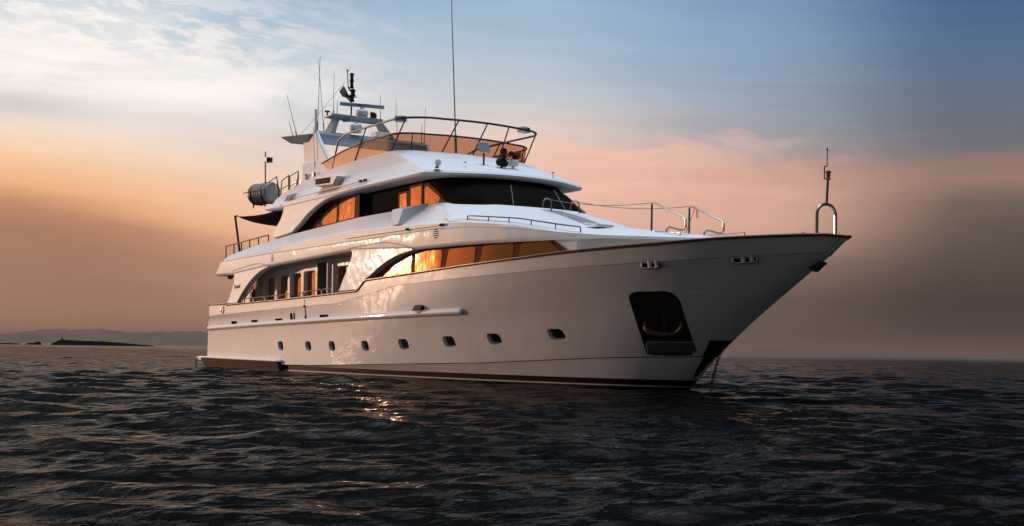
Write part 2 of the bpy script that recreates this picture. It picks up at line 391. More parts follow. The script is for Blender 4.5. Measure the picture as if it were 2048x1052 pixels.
def hn(x, z):
    a = hp(x + .08, z) - hp(x - .08, z); b = hp(x, z + .06) - hp(x, z - .06); n = a.cross(b); n.normalize()
    return n if n.y < 0 else -n
bm = bmesh.new()
for s in (1, -1):
    for k, (idx, sub) in enumerate(STRIPS):
        f = crv(idx, sub); cols = [f(t) for t in ts]
        rows = [[Vector((c[j].x, s * c[j].y, c[j].z)) for c in cols] for j in range(len(cols[0]))]
        grid(bm, rows, mi={0: 0, 1: 0, 2: 0, 3: 3, 4: 0, 5: 3}[k])
# transom and closing deck
for (i, j) in ((0, 1), (2, 3), (3, 4), (4, 5), (6, 7), (7, 8), (8, 9), (9, 10), (10, 11), (11, 12)):
    a, b = lev(i, 0), lev(j, 0)
    f = bm.faces.new([bm.verts.new(p) for p in (a, b, V(b.x, -b.y, b.z), V(a.x, -a.y, a.z))]); f.material_index = 0 if j < 8 else 3
dk = [lev(0, t) - V(0, 0, .05) for t in ts]
grid(bm, [dk, [V(p.x, -p.y * 1.0, p.z) for p in dk]], mi=4)
bm.normal_update()
# make the shell face outwards before cutting
for f in bm.faces:
    c = f.calc_center_median(); o_ = Vector((0, c.y, c.z - 1.6)) if abs(c.x) > .97 else Vector((-1, 0, 0))
    if f.material_index == 4: o_ = U
    if f.normal.dot(o_) < 0: f.normal_flip()
for co_, no_, zl in ((V(32.92, 0, 1.42), V(1.18, 0, -1.23), 1.6), (V(0, 0, 1.42), V(0, 0, 1), 1.9)):
    g = [f for f in bm.faces if f.calc_center_median().x > 31.2 and f.calc_center_median().z < zl and f.material_index == 0]
    bmesh.ops.bisect_plane(bm, geom=list({x for f in g for x in (*f.verts, *f.edges)}) + g, plane_co=co_, plane_no=no_.normalized(), dist=1e-4)
for f in bm.faces:
    c = f.calc_center_median()
    if c.z < 1.42 and (c - V(32.92, 0, 1.42)).dot(V(1.18, 0, -1.23)) > 0 and f.material_index == 0 and c.x > 31: f.material_index = 3
bm.normal_update()
def rrect(c, u, w, a, b, r, slant=0., n=4):
    q = [(-a, -b), (a, -b), (a, b), (-a, b)]
    return roundpoly([c + u * (p + slant * h) + w * h for p, h in q], r, n)
def frame(x, z):
    n = hn(x, z); u = (hp(x + .1, z) - hp(x - .1, z)).normalized(); w = u.cross(n)
    return hp(x, z), n, u, (w if w.z > 0 else -w)
PORT = [(10.18, 1.1), (13.0, 1.11), (15.2, 1.12), (17.95, 1.14), (20.66, 1.21), (23.4, 1.31), (25.72, 1.40), (28.44, 1.54)]
for i, (x, z) in enumerate(PORT):
    c, n, u, w = frame(x, z); big = 0 if x < 20 else 1
    cut_hole(bm, rrect(c, u, w, .27 + .05 * big, .185, .15, -.22), -n, .16, 1.0, 0, 1)
SLOT = [(4.55, 2.12), (7.28, 2.14), (10.14, 2.16), (14.63, 2.25)]
for x, z in SLOT:
    c, n, u, w = frame(x, z); cut_hole(bm, rrect(c, u, w, .40, .06, .04), -n, .15, .9, 1, 1)
pk0 = [(31.36, 2.50), (31.42, 2.62), (31.55, 2.70), (31.75, 2.73), (32.30, 2.73), (32.55, 2.68), (32.70, 2.50), (32.80, 1.045), (31.55, 1.045)]
pk = [(31.50, 2.50), (31.57, 2.61), (31.72, 2.68), (31.92, 2.71), (32.66, 2.71), (32.84, 2.66), (32.93, 2.55), (32.94, 2.42), (32.44, 1.03), (31.20, 1.00)]
pn = hn(32.0, 1.9)
cut_hole(bm, [hp(*p) for p in pk], -pn, .42, 1.7, 2, 2)
hull = obj('hull', bm, [HULLW, DARK_IN, DARK_IN, BOTTOM, DECKM], yacht, 30) if False else None
me = bpy.data.meshes.new('hull'); bm.to_mesh(me); bm.free()
for m in (HULLW, DARK_IN, POCK, BOTTOM, DECKM): me.materials.append(m)
for p in me.polygons: p.use_smooth = True
me.set_sharp_from_angle(angle=math.radians(32))
hull = bpy.data.objects.new('hull', me); COL.objects.link(hull); hull.parent = yacht
for x, z in PORT:                                       # glass set back in each opening, with a bright rim
    c, n, u, w = frame(x, z); k = .05 if x > 20 else 0
    bm = bmesh.new(); r = rrect(c - n * .13, u, w, .262 + k, .177, .145, -.22); bm.faces.new([bm.verts.new(p) for p in r])
    tube(bm, [p + n * .012 for p in r] + [r[0] + n * .012], .018, 6, 1)
    obj('porthole', bm, [GLASSD, GREYW], hull)
# teak cap rail along the sheer
bm = bmesh.new()
sec = [(-.02, -.035), (-.045, -.01), (-.045, .02), (-.02, .04), (.12, .04), (.14, .02), (.14, -.035)]
for s in (1, -1):
    rows = []
    for t in ts:
        p = lev(0, t); q = lev(0, max(t - .004, 0)); q2 = lev(0, min(t + .004, 1)); d = (q2 - q); d.z = 0; d.normalize()
        o_ = Vector((d.y, -d.x, 0));                    # outboard
        if t >= .9999: o_ = Vector((.6, -.8, 0)); 
        rows.append([Vector(((p - o_ * a).x, s * min((p - o_ * a).y, 0), p.z + h)) for a, h in sec])
    grid(bm, rows, close=True)
obj('cap_rail', bm, TEAK, yacht, 50)
# rub rail, half round, on the aft topsides
def rub(bm, x0, x1, zf, r, yoff=0.):
    pts = [V(x, -(yh2(x, zf(x)) + yoff), zf(x)) for x in np.linspace(x0, x1, 40)]
    tube(bm, pts, r, 12)
    for p, d in ((pts[0], pts[0] - pts[1]), (pts[-1], pts[-1] - pts[-2])):
        bmesh.ops.create_uvsphere(bm, u_segments=12, v_segments=8, radius=r, matrix=Matrix.Translation(p))
bm = bmesh.new(); rub(bm, .65, 24.5, lambda x: 1.885 + (x - .65) * .0162, .115); obj('rub_rail', bm, HULLW, yacht, 60)
# side sponson at the stern, down to the water, and the swim platform behind
bm = bmesh.new()
out_ = [(-.35, .47), (-.30, .56), (10.0, .545), (10.18, .50), (10.22, .44)]
out2 = [(-.25, .46), (10.2, .43), (10.22, .06), (10.0, -.2), (0.2, -.2), (.0, .1)]
panel(bm, out_, lambda x, z: 3.62 - aft(max(x, 0), .36) + .03, .6, .8, sides=(-1,))
obj('sponson', bm, [HULLW], yacht, 40, bevel=.04, seg=3)
pobj('sponson', out_, lambda x, z: 3.62 - aft(max(x, 0), .36) + .03, .6, .8, HULLW, yacht, sides=(1,), bevel=.04, seg=3)
for s in (-1, 1):
    bm = bmesh.new(); panel(bm, out2, lambda x, z: 3.60 - aft(max(x, 0), .36) + .25 * (z - .44), .5, .8, sides=(s,)); obj('sponson_side', bm, SPON, yacht, 40, bevel=.02)
bm = bmesh.new(); box(bm, V(-.45, 0, .44), V(1.5, 6.3, .2)); obj('swim_platform', bm, HULLW, yacht, 40, bevel=.06, seg=3)
bm = bmesh.new(); tube(bm, [V(-.5, -3.3, .5), V(-.62, -3.34, .3), V(-.58, -3.34, -.15)], .03); obj('boarding_ladder', bm, BLACK, yacht)
# ribs of the anchor pocket, low lip
bm = bmesh.new()
xs0, xs1 = 31.25, 32.44
for k in range(24):
    x = xs0 + (xs1 - xs0) * k / 23; a, b = hp(x + .11, 1.33), hp(x, 1.05)
    tube(bm, [a - pn * .01, (a + b) / 2 + pn * .0, b - pn * .01], .013, 5)
tube(bm, [hp(31.37, 1.34) - pn * .03, hp(32.0, 1.34) - pn * .03, hp(32.54, 1.34) - pn * .03], .022, 6)
a, b, c, d = hp(31.37, 1.35), hp(32.55, 1.35), hp(32.45, 1.07), hp(31.24, 1.05)
bm.faces.new([bm.verts.new(p - pn * .05) for p in (a, b, c, d)]).material_index = 1
obj('pocket_grille', bm, [RIB, POCK], hull)
# fairleads: chrome ovals with a dark eye; pale bars stand for bright reflections
def fairlead(x, z, a, b, upper=False):
    if upper:
        c = V(x, -yh(x, z), z); u = (V(x + .1, -yh(x + .1, z), z) - V(x - .1, -yh(x - .1, z), z)).normalized(); n = u.cross(U); n = n if n.y < 0 else -n; w = U.copy()
    else: c, n, u, w = frame(x, z)
    r = rrect(c + n * .012, u, w, a, b, min(a, b) * .95, 0, 6)
    bm = bmesh.new(); bm.faces.new([bm.verts.new(p) for p in r]).material_index = 1
    tube(bm, [p + n * .01 for p in r] + [r[0] + n * .01], .03, 6, 0)
    for k in ((-.12, .58) if a > b * 1.5 else (.3,)):
        tube(bm, [c + u * a * k - w * b * .9 + n * .02, c + u * a * (k - .12) + w * b * .9 + n * .02], .06 if a > b * 1.5 else .022, 8, 3 if a > b * 1.5 else 0)
    obj('fairlead', bm, [STEEL, DARK_IN, BRONZE, GREYW], hull)
fairlead(3.1, 2.72, .15, .15, True); fairlead(11.61, 2.26, .17, .2)
fairlead(32.77, 3.40, .30, .12, True); fairlead(35.15, 3.47, .32, .115, True)
# boarding gate seam and hinges, small open hatch, scuff mark
bm = bmesh.new(); tube(bm, [V(12.93, -yh(12.93, 2.9) - .006, 2.93), V(12.94, -yh2(12.94, 2.5) - .012, 2.5), V(12.95, -yh2(12.95, 2.1) - .008, 2.10)], .013, 5, 0)
tube(bm, [V(11.9, -yh2(11.9, 2.11) - .006, 2.11), V(12.95, -yh2(12.95, 2.1) - .006, 2.10)], .009, 5, 0)
for z in (2.66, 2.24): box(bm, V(12.9, -yh(12.9, z) - .02, z), V(.11, .03, .1), 1)
obj('boarding_gate', bm, [DARK_IN, LETTERG], hull)
bm = bmesh.new(); c, n, u, w = frame(22.15, 2.36)
bm.faces.new([bm.verts.new(p + n * .006) for p in rrect(c, u, w, .26, .12, .02)]).material_index = 1
lid = [c - u * .26 + w * .16 + n * .02, c + u * .22 + w * .16 + n * .02, c + u * .28 + w * .02 + n * .22, c - u * .2 + w * .02 + n * .22]
bm.faces.new([bm.verts.new(p) for p in lid]).material_index = 0; bm.faces.new([bm.verts.new(p - w * .02) for p in lid]).material_index = 0
tube(bm, [c - u * .12 - w * .1 + n * .06, c + u * .12 - w * .1 + n * .06], .05, 8, 2)
obj('filler_hatch', bm, [LETTERG, DARK_IN, STEEL], hull)
bm = bmesh.new(); tube(bm, [hp(x, 2.66) for x in np.linspace(33.3, 33.85, 6)], .014, 5); obj('bow_scuff', bm, HULLW, hull)  # scuff mark on the bow, built as a thin raised line
bm = bmesh.new(); panel(bm, [(36.20, 3.22), (36.52, 3.40), (36.66, 3.36), (36.34, 3.14)], lambda x, z: .09, .18, 0, both=False); obj('stem_fitting', bm, BLACK, hull, bevel=.01)
# ------------------------------------------------------------------ decks and superstructure
def Yu(x, z=0): return ell(x, 33.5, 11, 3.55) - aft(x)
ZB = [(1.7, 4.33), (4.5, 4.26), (8.8, 4.40), (13.3, 4.50), (16.8, 4.60), (19, 4.50), (21.6, 4.36), (25.7, 4.32), (28.7, 4.27), (30.5, 4.24), (32.2, 4.14), (33.5, 4.05)]
ZG = [(14, 5.34), (16.8, 5.33), (20.1, 5.26), (22.5, 5.18), (25.0, 5.07), (27.3, 4.83), (29.2, 4.50), (30.6, 4.30), (32, 4.20), (33.5, 4.12)]
ZT = [(3.2, 5.20), (6, 5.40), (9.1, 5.57), (11, 5.66), (16.3, 5.82), (19.6, 5.90), (21.4, 6.0), (22.4, 5.82), (24, 5.12)]
YT = [(3.2, 3.17), (9, 3.27), (17, 3.28), (19.5, 3.0), (21.4, 2.70), (22.6, 2.98), (24, 3.49)]
xs = list(np.linspace(0, 1, 91))
def rowx(x0, x1): return [x0 + t * (x1 - x0) for t in xs]
def ledge(x):
    g, zt = 4.94, interp(x, ZT); zl = interp(x, ZG)
    k = min(max((x - 10) / 6, 0), 1); return (g + (zt - g) * .35) * (1 - k) + zl * k
rows = []
def addrow(fx, fy, fz): rows.append([V(x, -fy(x), fz(x)) for x in fx])
xb, xg, xl, xt = rowx(1.75, 33.48), rowx(2.55, 33.48), rowx(2.8, 33.48), rowx(3.2, 33.48)
zb = lambda x: interp(x, ZB)
def hh(x): return max(interp(x, ZG) - zb(x), .05)
bm = bmesh.new()
soff = [V(x, -max(Yu(x) - .35, 0), zb(x) + .05) for x in xb]
lip = [[V(x, -max(Yu(x) - a, 0), zb(x) + min(h, .6 * hh(x))) for x in xb] for a, h in ((.2, .02), (.10, -.005), (.045, .015), (.01, .06), (0, .12))]
gro = [V(x, -Yu(x) - .0, min(4.93, zb(x) + .72 * hh(x)) if x > 20 else 4.93) for x in xg]
gro2 = [p + V(0, .012, .012) for p in gro]; gro3 = [p + V(0, -.002, .03) for p in gro]
led0 = [V(x, -(Yu(x) - (.05 if x < 10 else .012)), ledge(x) - .035) for x in xl]
led = [V(x, -(Yu(x) - (.07 if x < 10 else .05)), ledge(x)) for x in xl]
led2 = [V(x, -max(Yu(x) - (.08 + .06 * min(max((x - 10) / 6, 0), 1)), 0), ledge(x) + .012) for x in xl]
top = [V(x, -interp(x, YT), interp(x, ZT)) if x < 24 else q + V(0, .0, .0) for x, q in zip(xt, led2)]
topi = [V(p.x, min(p.y + .16, 0), p.z) if p.x < 21 else p + V(0, .02, 0) for p in top]
for s in (1, -1):
    m = lambda r: [V(p.x, s * p.y, p.z) for p in r]
    grid(bm, [m(r) for r in [soff] + lip + [gro]]); grid(bm, [m(gro), m(gro2), m(gro3)]); grid(bm, [m(gro3), m(led0), m(led), m(led2), m(top), m(topi)])
# soffit, aft end
grid(bm, [soff, [V(p.x, 0, p.z + .03) for p in soff], [V(p.x, -p.y, p.z) for p in soff]], 1)
e = [r[0] for r in [soff] + lip + [gro, led, top]]
grid(bm, [e, [V(p.x - .12, p.y * .6, p.z) for p in e], [V(p.x - .16, 0, p.z) for p in e], [V(p.x - .12, -p.y * .6, p.z) for p in e], [V(p.x, -p.y, p.z) for p in e]])
# inside deck
dk = [V(x, -(Yu(x) - .1), 4.80) for x in rowx(2.6, 24.)]
grid(bm, [dk, [V(p.x, -p.y, p.z) for p in dk]], 2)
upper = obj('upper_deck', bm, [WHITE, CEIL, DECKM], yacht, 38)

# foredeck and coach roof: curves A (foot of the windscreen), F (foot of the slope), B (gunwale)
bm = bmesh.new(); NT = 49; A_, F_, G_, B_ = [], [], [], []
for k in range(NT):
    a = -math.pi / 2 + math.pi * k / (NT - 1); c, s = max(math.cos(a), 0), math.sin(a)
    A_.append(V(21.45 + 2.95 * c ** .85, 2.70 * s, 6.0 - .23 * c)); F_.append(V(23.3 + 3.9 * c ** .9, 3.30 * s, 5.30 - .33 * c))
    xb_ = 24 + 9.3 * c ** 1.15; yb = (Yu(xb_) - .14) * (1 if s > 0 else -1) if c > .02 else 3.49 * (1 if s > 0 else -1)
    if abs(s) < 1e-6: yb = 0
    B_.append(V(xb_, yb, interp(xb_, ZG) + .012))
def fat(a, b, t, rise): return [p.lerp(q, t) + V(0, 0, rise) for p, q in zip(a, b)]
grid(bm, [[p + V(-.25 * 1, -.0, .0) for p in A_], A_, fat(A_, F_, .06, -.01), fat(A_, F_, .5, .03), fat(A_, F_, .93, .015), fat(F_, B_, .04, .01), fat(F_, B_, .35, .05), fat(F_, B_, .7, .05), fat(F_, B_, .93, .02), B_])
# steps sunk in the middle of the slope
bm.normal_update()
for f in bm.faces:
    if f.normal.z < 0: f.normal_flip()
cut_hole(bm, [V(24.62, -.43, 5.6), V(27.15, -.43, 5.0), V(27.15, .43, 5.0), V(24.62, .43, 5.6)], (0, 0, -1), .34, 3.2, 0, 0)
fore = obj('foredeck', bm, WHITE, yacht, 28)
def slope_z(x): return interp(x, [(24.4, 5.79), (25.8, 5.42), (27.2, 4.985), (28, 4.86)])
for i, x0 in enumerate(np.linspace(24.62, 26.7, 5)):
    bm = bmesh.new(); z = slope_z(x0 + .2) - .24; box(bm, V(x0 + .24, 0, z - .1), V(.5, .80, .2)); obj('deck_step', bm, GREYW, yacht, 40, bevel=.015)

# fashion plates joining the decks
Yp = lambda x, z: Yu(x, z) - .018
AW = [(4.34, 4.42), (4.49, 4.27), (4.45, 3.93), (4.18, 3.59), (3.51, 2.99), (4.89, 2.985)] + [tuple(p) for p in cr([V(4.95, 3.0, 0), V(5.21, 3.18, 0), V(5.71, 3.46, 0), V(6.45, 3.81, 0), V(7.17, 4.07, 0), V(7.98, 4.28, 0), V(8.76, 4.39, 0)], 4)] + [(8.76, 4.47), (7.85, 4.57), (6.9, 4.57), (5.66, 4.51)]
aw = pobj('aft_fashion_plate', [p[:2] for p in AW], Yp, .26, .3, WHITE, yacht, 40, bevel=.07, seg=4)
MW = [(16.82, 4.69), (17.0, 4.54), (16.97, 4.39), (16.81, 4.19), (15.86, 3.15), (17.42, 3.18)] + [tuple(p)[:2] for p in cr([V(17.52, 3.2, 0), V(18.0, 3.49, 0), V(18.45, 3.62, 0), V(19.31, 3.94, 0), V(20.43, 4.22, 0), V(21.66, 4.35, 0)], 4)] + [(21.66, 4.39), (20.92, 4.55), (19.6, 4.72)]
pobj('mid_fashion_plate', MW, Yp, .26, .3, WHITE, yacht, 40, bevel=.06, seg=4)
def seam(pts, Y, name='panel_seam', parent=None):
    bm = bmesh.new(); tube(bm, [V(p[0], -Y(p[0], p[1]) - .002, p[1]) for p in pts], .011, 5); obj(name, bm, GREY, parent or upper)
seam([tuple(p)[:2] for p in cr([V(4.3, 4.44, 0), V(5.66, 4.53, 0), V(6.9, 4.59, 0), V(7.85, 4.59, 0), V(8.8, 4.47, 0)], 5)], Yu)
seam([tuple(p)[:2] for p in cr([V(16.8, 4.70, 0), V(18.2, 4.73, 0), V(19.6, 4.74, 0), V(20.92, 4.57, 0), V(21.7, 4.42, 0)], 5)], Yu)
# forward main deck: window band between mid plate and bow
bands = [pobj('saloon_window_band', [(17.2, 3.30), (28.95, 3.74), (29.05, 3.99), (28.46, 4.34), (21.2, 4.45), (19, 4.5), (17.2, 4.4)], lambda x, z: Yu(x) - .30, .06, .5, BROWN, yacht, 40, sides=(s,)) for s in (-1, 1)]
PANES = [[(18.83, 3.56), (18.8, 3.74), (19.22, 3.91), (19.94, 4.1), (20.64, 4.24), (21.36, 4.31), (21.3, 3.60)], [(21.66, 4.31), (23.42, 4.28), (23.33, 3.66), (21.57, 3.61)], [(23.83, 4.27), (25.35, 4.27), (25.28, 3.73), (23.63, 3.68)], [(25.72, 4.27), (27.21, 4.27), (27.16, 3.82), (25.57, 3.75)], [(27.52, 4.26), (28.63, 4.27), (29.1, 3.96), (29.06, 3.88), (27.39, 3.83)]]
for s in (-1, 1):
    for p in PANES:
        q = roundpoly([V(a - .26, 0, b + .015) for a, b in p], .12, 4); bm = bmesh.new(); panel(bm, [(v.x, v.z) for v in q], lambda x, z: Yu(x) - .288, .02, .25, sides=(s,)); obj('pane', bm, GLASS, bands[(s + 1) // 2], 40)
pobj('forward_bulkhead', [(28.3, 3.6), (33.4, 3.8), (33.3, 4.2), (28.4, 4.34)], lambda x, z: max(Yu(x) - (.33 if x < 29.6 else .55), 0), .04, .3, WHITE, yacht, 25)
# side deck house, set in from the bulwark, deep framed windows
bm = bmesh.new(); YW = 2.62
def hw(s):
    vs = [bm.verts.new((x, s * YW, z)) for x, z in ((3.2, 1.9), (17.6, 1.9), (17.6, 4.62), (3.2, 4.40))]
    f = bm.faces.new(vs if s < 0 else vs[::-1]); f.normal_update()
    return f
for s in (-1, 1): hw(s)
bm.normal_update()
BAYS = [(6.25, 7.42, 3.0, 4.10), (7.66, 8.85, 3.0, 4.12), (9.07, 10.26, 3.0, 4.15), (10.52, 11.72, 2.4, 4.18), (13.5, 15.6, 3.0, 4.24)]
DEEP = .20
for s in (-1, 1):
    for x0, x1, z0, z1 in BAYS:
        bmesh.ops.triangulate if 0 else None
        q = roundpoly([V(x0, s * YW, z0), V(x1, s * YW, z0), V(x1, s * YW, z1), V(x0, s * YW, z1)], .16, 4)
        cut_hole(bm, q, (0, -s, 0), DEEP, 30, 1, 2)
    cut_hole(bm, [V(11.88, s * YW, 2.0), V(13.30, s * YW, 2.0), V(13.30, s * YW, 4.5), V(11.88, s * YW, 4.45)], (0, -s, 0), .9, 30, 3, 3)
me = bpy.data.meshes.new('deck_house'); bm.to_mesh(me); bm.free()
for m in (WHITE, WHITE, DARK_IN, GREY): me.materials.append(m)
for p in me.polygons: p.use_smooth = True
me.set_sharp_from_angle(angle=math.radians(30))
house = bpy.data.objects.new('deck_house', me); COL.objects.link(house); house.parent = yacht
for s in (-1, 1):
    for x0, x1, z0, z1 in BAYS:
        bm = bmesh.new(); y = s * (YW - DEEP + .012)
        bm.faces.new([bm.verts.new(V(x, y, z)) for x, z in ((x0, z0), (x1, z0), (x1, z1), (x0, z1))]); obj('saloon_window', bm, GLASS, house)
pobj('saloon_curtain', [(4.5, 2.1), (6.05, 2.1), (6.05, 4.16), (4.5, 4.16)], lambda x, z: YW + .03 + .012 * math.sin(x * 26), .03, .06, CREAM, yacht, 60)
bm = bmesh.new(); q = [V(5.05 + .13 * math.cos(a), -YW - .06, 3.35 + .26 * math.sin(a)) for a in np.linspace(0, 2 * math.pi, 17)]; tube(bm, q, .03, 6, cap=False); obj('door_ring', bm, BLACK, yacht)
bm = bmesh.new(); box(bm, V(13.34, -2.75, 3.2), V(.07, .2, 2.7)); obj('door_post', bm, GREYW, yacht, bevel=.01)
for s in (-1, 1):
    bm = bmesh.new(); grid(bm, [[V(x, s * 2.7, zb(x) + .04) for x in np.linspace(4, 17.2, 20)], [V(x, s * (Yu(x) - .3), zb(x) + .035) for x in np.linspace(4, 17.2, 20)]])
    obj('side_deck_ceiling', bm, CEIL, yacht)
# rail along the side deck bulwark
def yrail(x): return -(ell(x, 37.4, 13, 3.6) - aft(x) - .06)
def railbit(pts, r=.022):
    bm = bmesh.new(); tube(bm, pts, r, 7); return bm
def hoop(x0, x1, zt0, zt1):
    a, b = V(x0, yrail(x0), interp(x0, ZS)), V(x1, yrail(x1), interp(x1, ZS)); a2, b2 = V(x0, yrail(x0), zt0 - .05), V(x1, yrail(x1), zt1 - .05)
    return [a, a2, V(x0 + .05, a2.y, zt0), V(x1 - .05, b2.y, zt1), b2, b]
for x0, x1 in ((5.72, 7.06), (7.18, 8.47), (8.58, 9.93), (10.03, 11.41)):
    one('side_rail', STEEL, yacht, hoop(x0, x1, interp(x0, ZS) + .21, interp(x1, ZS) + .21), .024)
for x0, x1 in ((12.59, 14.34), (14.45, 15.24)): one('side_rail', STEEL, yacht, hoop(x0, x1, interp(x0, ZS) + .24, interp(x1, ZS) + .24), .024)
one('gate_latch', STEEL, yacht, [V(12.2, yrail(12.2), 2.98), V(12.2, yrail(12.2), 3.2), V(13.0, yrail(13), 3.24)], .026)
bm = bmesh.new(); tube(bm, [V(5.6, -3.3, 2.95), V(5.55, -3.25, 3.2), V(5.85, -3.0, 3.7)], .03, 7); obj('door_strut', bm, BLACK, yacht)

# ---- bridge deck house
ZW0 = 5.3
bridges = [pobj('bridge_house', [(9.0, ZW0), (16.15, ZW0), (16.15, 6.9), (9.0, 6.9)], lambda x, z: 2.86, .08, 0, BROWN, yacht, 40, sides=(s,)) for s in (-1, 1)]
UP_ = [[(9.95, 5.80), (10.58, 6.09), (11.3, 6.34), (12.0, 6.56), (12.60, 6.74), (12.57, 5.88)], [(12.93, 6.76), (14.2, 6.84), (14.17, 5.92), (12.82, 5.88)], [(14.53, 6.85), (15.80, 6.85), (15.76, 5.97), (14.37, 5.93)]]
for s in (-1, 1):
    for p in UP_:
        q = roundpoly([V(a, 0, b) for a, b in p], .13, 4); bm = bmesh.new(); panel(bm, [(v.x, v.z) for v in q], lambda x, z: 2.872, .02, 0, sides=(s,)); obj('pane', bm, GLASS, bridges[(s + 1) // 2])
pobj('wheelhouse_wall', [(16.1, ZW0), (22.5, ZW0), (22.4, 5.95), (20.9, 6.72), (20.6, 6.92), (16.1, 6.92)], lambda x, z: 2.58, .05, 0, COVER, yacht, 40)
for c_, s_ in ((V(8.98, 0, 6.1), V(.08, 5.6, 1.6)), (V(16.13, 0, 6.1), V(.06, 5.7, 1.55))):
    bm = bmesh.new(); box(bm, c_, s_); obj('bridge_bulkhead', bm, COVER, yacht)
DP = [[(18.90, 6.54), (19.42, 6.56), (19.44, 5.7), (18.93, 5.7)], [(19.74, 6.68), (20.50, 6.70), (20.50, 5.7), (19.76, 5.7)], [(20.74, 6.60), (20.93, 6.64), (21.82, 6.17), (21.74, 6.02), (20.76, 6.02)]]
doors = [pobj('wheelhouse_door', [(18.78, 5.5), (20.58, 5.5), (20.58, 6.8), (19.6, 6.78), (19.6, 6.62), (18.78, 6.62)], lambda x, z: 2.60, .03, 0, BROWN, yacht, sides=(s,)) for s in (-1, 1)]
quarters = [pobj('quarter_window', [(20.66, 5.7), (22.75, 5.78), (22.42, 5.95), (20.96, 6.76), (20.66, 6.72)], lambda x, z: 2.60, .03, 0, BROWN, yacht, sides=(s,)) for s in (-1, 1)]
for s in (-1, 1):
    for i, p in enumerate(DP):
        q = roundpoly([V(a, 0, b) for a, b in p], .05, 3); bm = bmesh.new(); panel(bm, [(v.x, v.z) for v in q], lambda x, z: 2.612, .02, 0, sides=(s,)); obj('pane', bm, GLASS, (doors if i < 2 else quarters)[(s + 1) // 2])
# covered windscreen
bm = bmesh.new(); NW = 41; lo, hi, mid = [], [], []
for k in range(NW):
    a = -math.pi / 2 + math.pi * k / (NW - 1); c, s = max(math.cos(a), 0), math.sin(a)
    lo.append(V(22.3 + 2.02 * c ** .85, 2.62 * s, 5.93 - .20 * c)); hi.append(V(20.55 + 2.0 * c ** .85, 2.56 * s, 6.93))
    mid.append(lo[-1].lerp(hi[-1], .5) + V(.05 * c, 0, .02))
grid(bm, [[p + V(0, 0, -.2) for p in lo], lo, mid, hi]); obj('windscreen_cover', bm, COVER, yacht, 50)
for k, d in ((14, .7), (24, .75), (32, .7)):
    p, q = lo[k], lo[min(k + 3, NW - 1)].lerp(hi[min(k + 3, NW - 1)], d); n = V(.06, 0, .04)
    one('windscreen_wiper', GREY, yacht, [p + n, q + n], .012, 5)
bm = bmesh.new()                                        # uncovered glass corner to port
p0, p1, p2 = lo[33], lo[36], lo[33].lerp(hi[33], .6); n = V(.03, .02, .03)
bm.faces.new([bm.verts.new(p + n) for p in (p0, p1, p2)]); obj('cover_flap', bm, CREAM, yacht)

# ---- roof: rings R0 (lower brow edge) to R3 (foot of the flybridge screen)
def ring(w, fx, cam_, rc, xa, n1=40, n2=7, n3=25):
    xc = fx - cam_ * (w - rc) ** 2                       # front arc x = fx - cam*y^2 up to y = w - rc
    P = [(xa + (xc - rc - xa) * i / n1, w) for i in range(n1)]
    for i in range(n2):
        a = math.pi / 2 * i / n2; P.append((xc - rc + rc * math.sin(a), w - rc + rc * math.cos(a)))
    for i in range(n3): y = (w - rc) * (1 - i / (n3 - 1)); P.append((fx - cam_ * y * y, y))
    return P
def full(P, zf, dy=lambda x: 0):                         # starboard then port
    a = [V(x, -(y + dy(x)), zf(x)) for x, y in P]; return a + [V(p.x, -p.y, p.z) for p in a[-2::-1]]
ZR3 = [(6.7, 7.24), (7.4, 7.42), (10.4, 7.75), (13, 8.0), (16, 8.12), (20, 8.1)]
z3 = lambda x: interp(x, ZR3)
z0 = lambda x: interp(x, [(6.6, 7.03), (7.6, 6.90), (9.4, 6.80), (14, 6.82), (17, 6.88), (30, 6.90)])
z1 = lambda x: z0(x) + interp(x, [(6.6, .1), (9, .16), (20, .15)])
nar = lambda x: -interp(x, [(6.6, .5), (7.2, .25), (8.6, .05), (10, 0)])
bm = bmesh.new()
r00 = full(ring(3.16, 22.86, .118, .3, 6.75), lambda x: z0(x) - .02, nar); r0 = full(ring(3.26, 23.0, .118, .34, 6.62), z0, nar); r05 = full(ring(3.30, 23.06, .118, .36, 6.58), lambda x: z0(x) + .07, nar); r1 = full(ring(3.25, 22.99, .118, .36, 6.62), z1, nar)
r15 = full(ring(3.2, 22.85, .118, .38, 6.68), lambda x: z1(x) + .05, nar)
r2 = full(ring(2.98, 21.35, .09, .55, 6.8), lambda x: z1(x) + (z3(x) - z1(x)) * .47, nar)
r25 = full(ring(2.95, 21.15, .09, .55, 6.8), lambda x: z1(x) + (z3(x) - z1(x)) * .52, nar)
r3 = full(ring(2.86, 19.7, .085, 1.0, 6.85), z3, nar)
r4 = full(ring(2.70, 19.5, .085, 1.0, 7.0), lambda x: z3(x) + .01, nar)
vs, _ = grid(bm, [r00, r0, r05, r1, r15, r2, r25, r3, r4])
bm.faces.new([bm.verts.new(p.co) for p in vs[-1]][::-1]); b_ = [bm.verts.new(p.co) for p in vs[0]]
f = bm.faces.new(b_); f.material_index = 0
for i in range(8): bm.faces.new([bm.verts.new(q) for q in (vs[i][0].co, vs[i + 1][0].co, vs[i + 1][-1].co, vs[i][-1].co)])
roof = obj('roof', bm, [WHITE], yacht, 24)
UW = [(9.3, 7.05), (9.85, 6.83), (9.77, 6.62), (9.52, 6.36), (8.75, 5.88), (8.67, 5.78), (8.74, 5.68), (8.99, 5.60), (9.96, 5.655)] + [tuple(p)[:2] for p in cr([V(10.7, 5.70, 0), V(11.62, 6.02, 0), V(12.2, 6.27, 0), V(12.91, 6.49, 0), V(13.62, 6.66, 0), V(14.6, 6.80, 0), V(16.4, 6.88, 0)], 4)] + [(16.4, 7.02)]
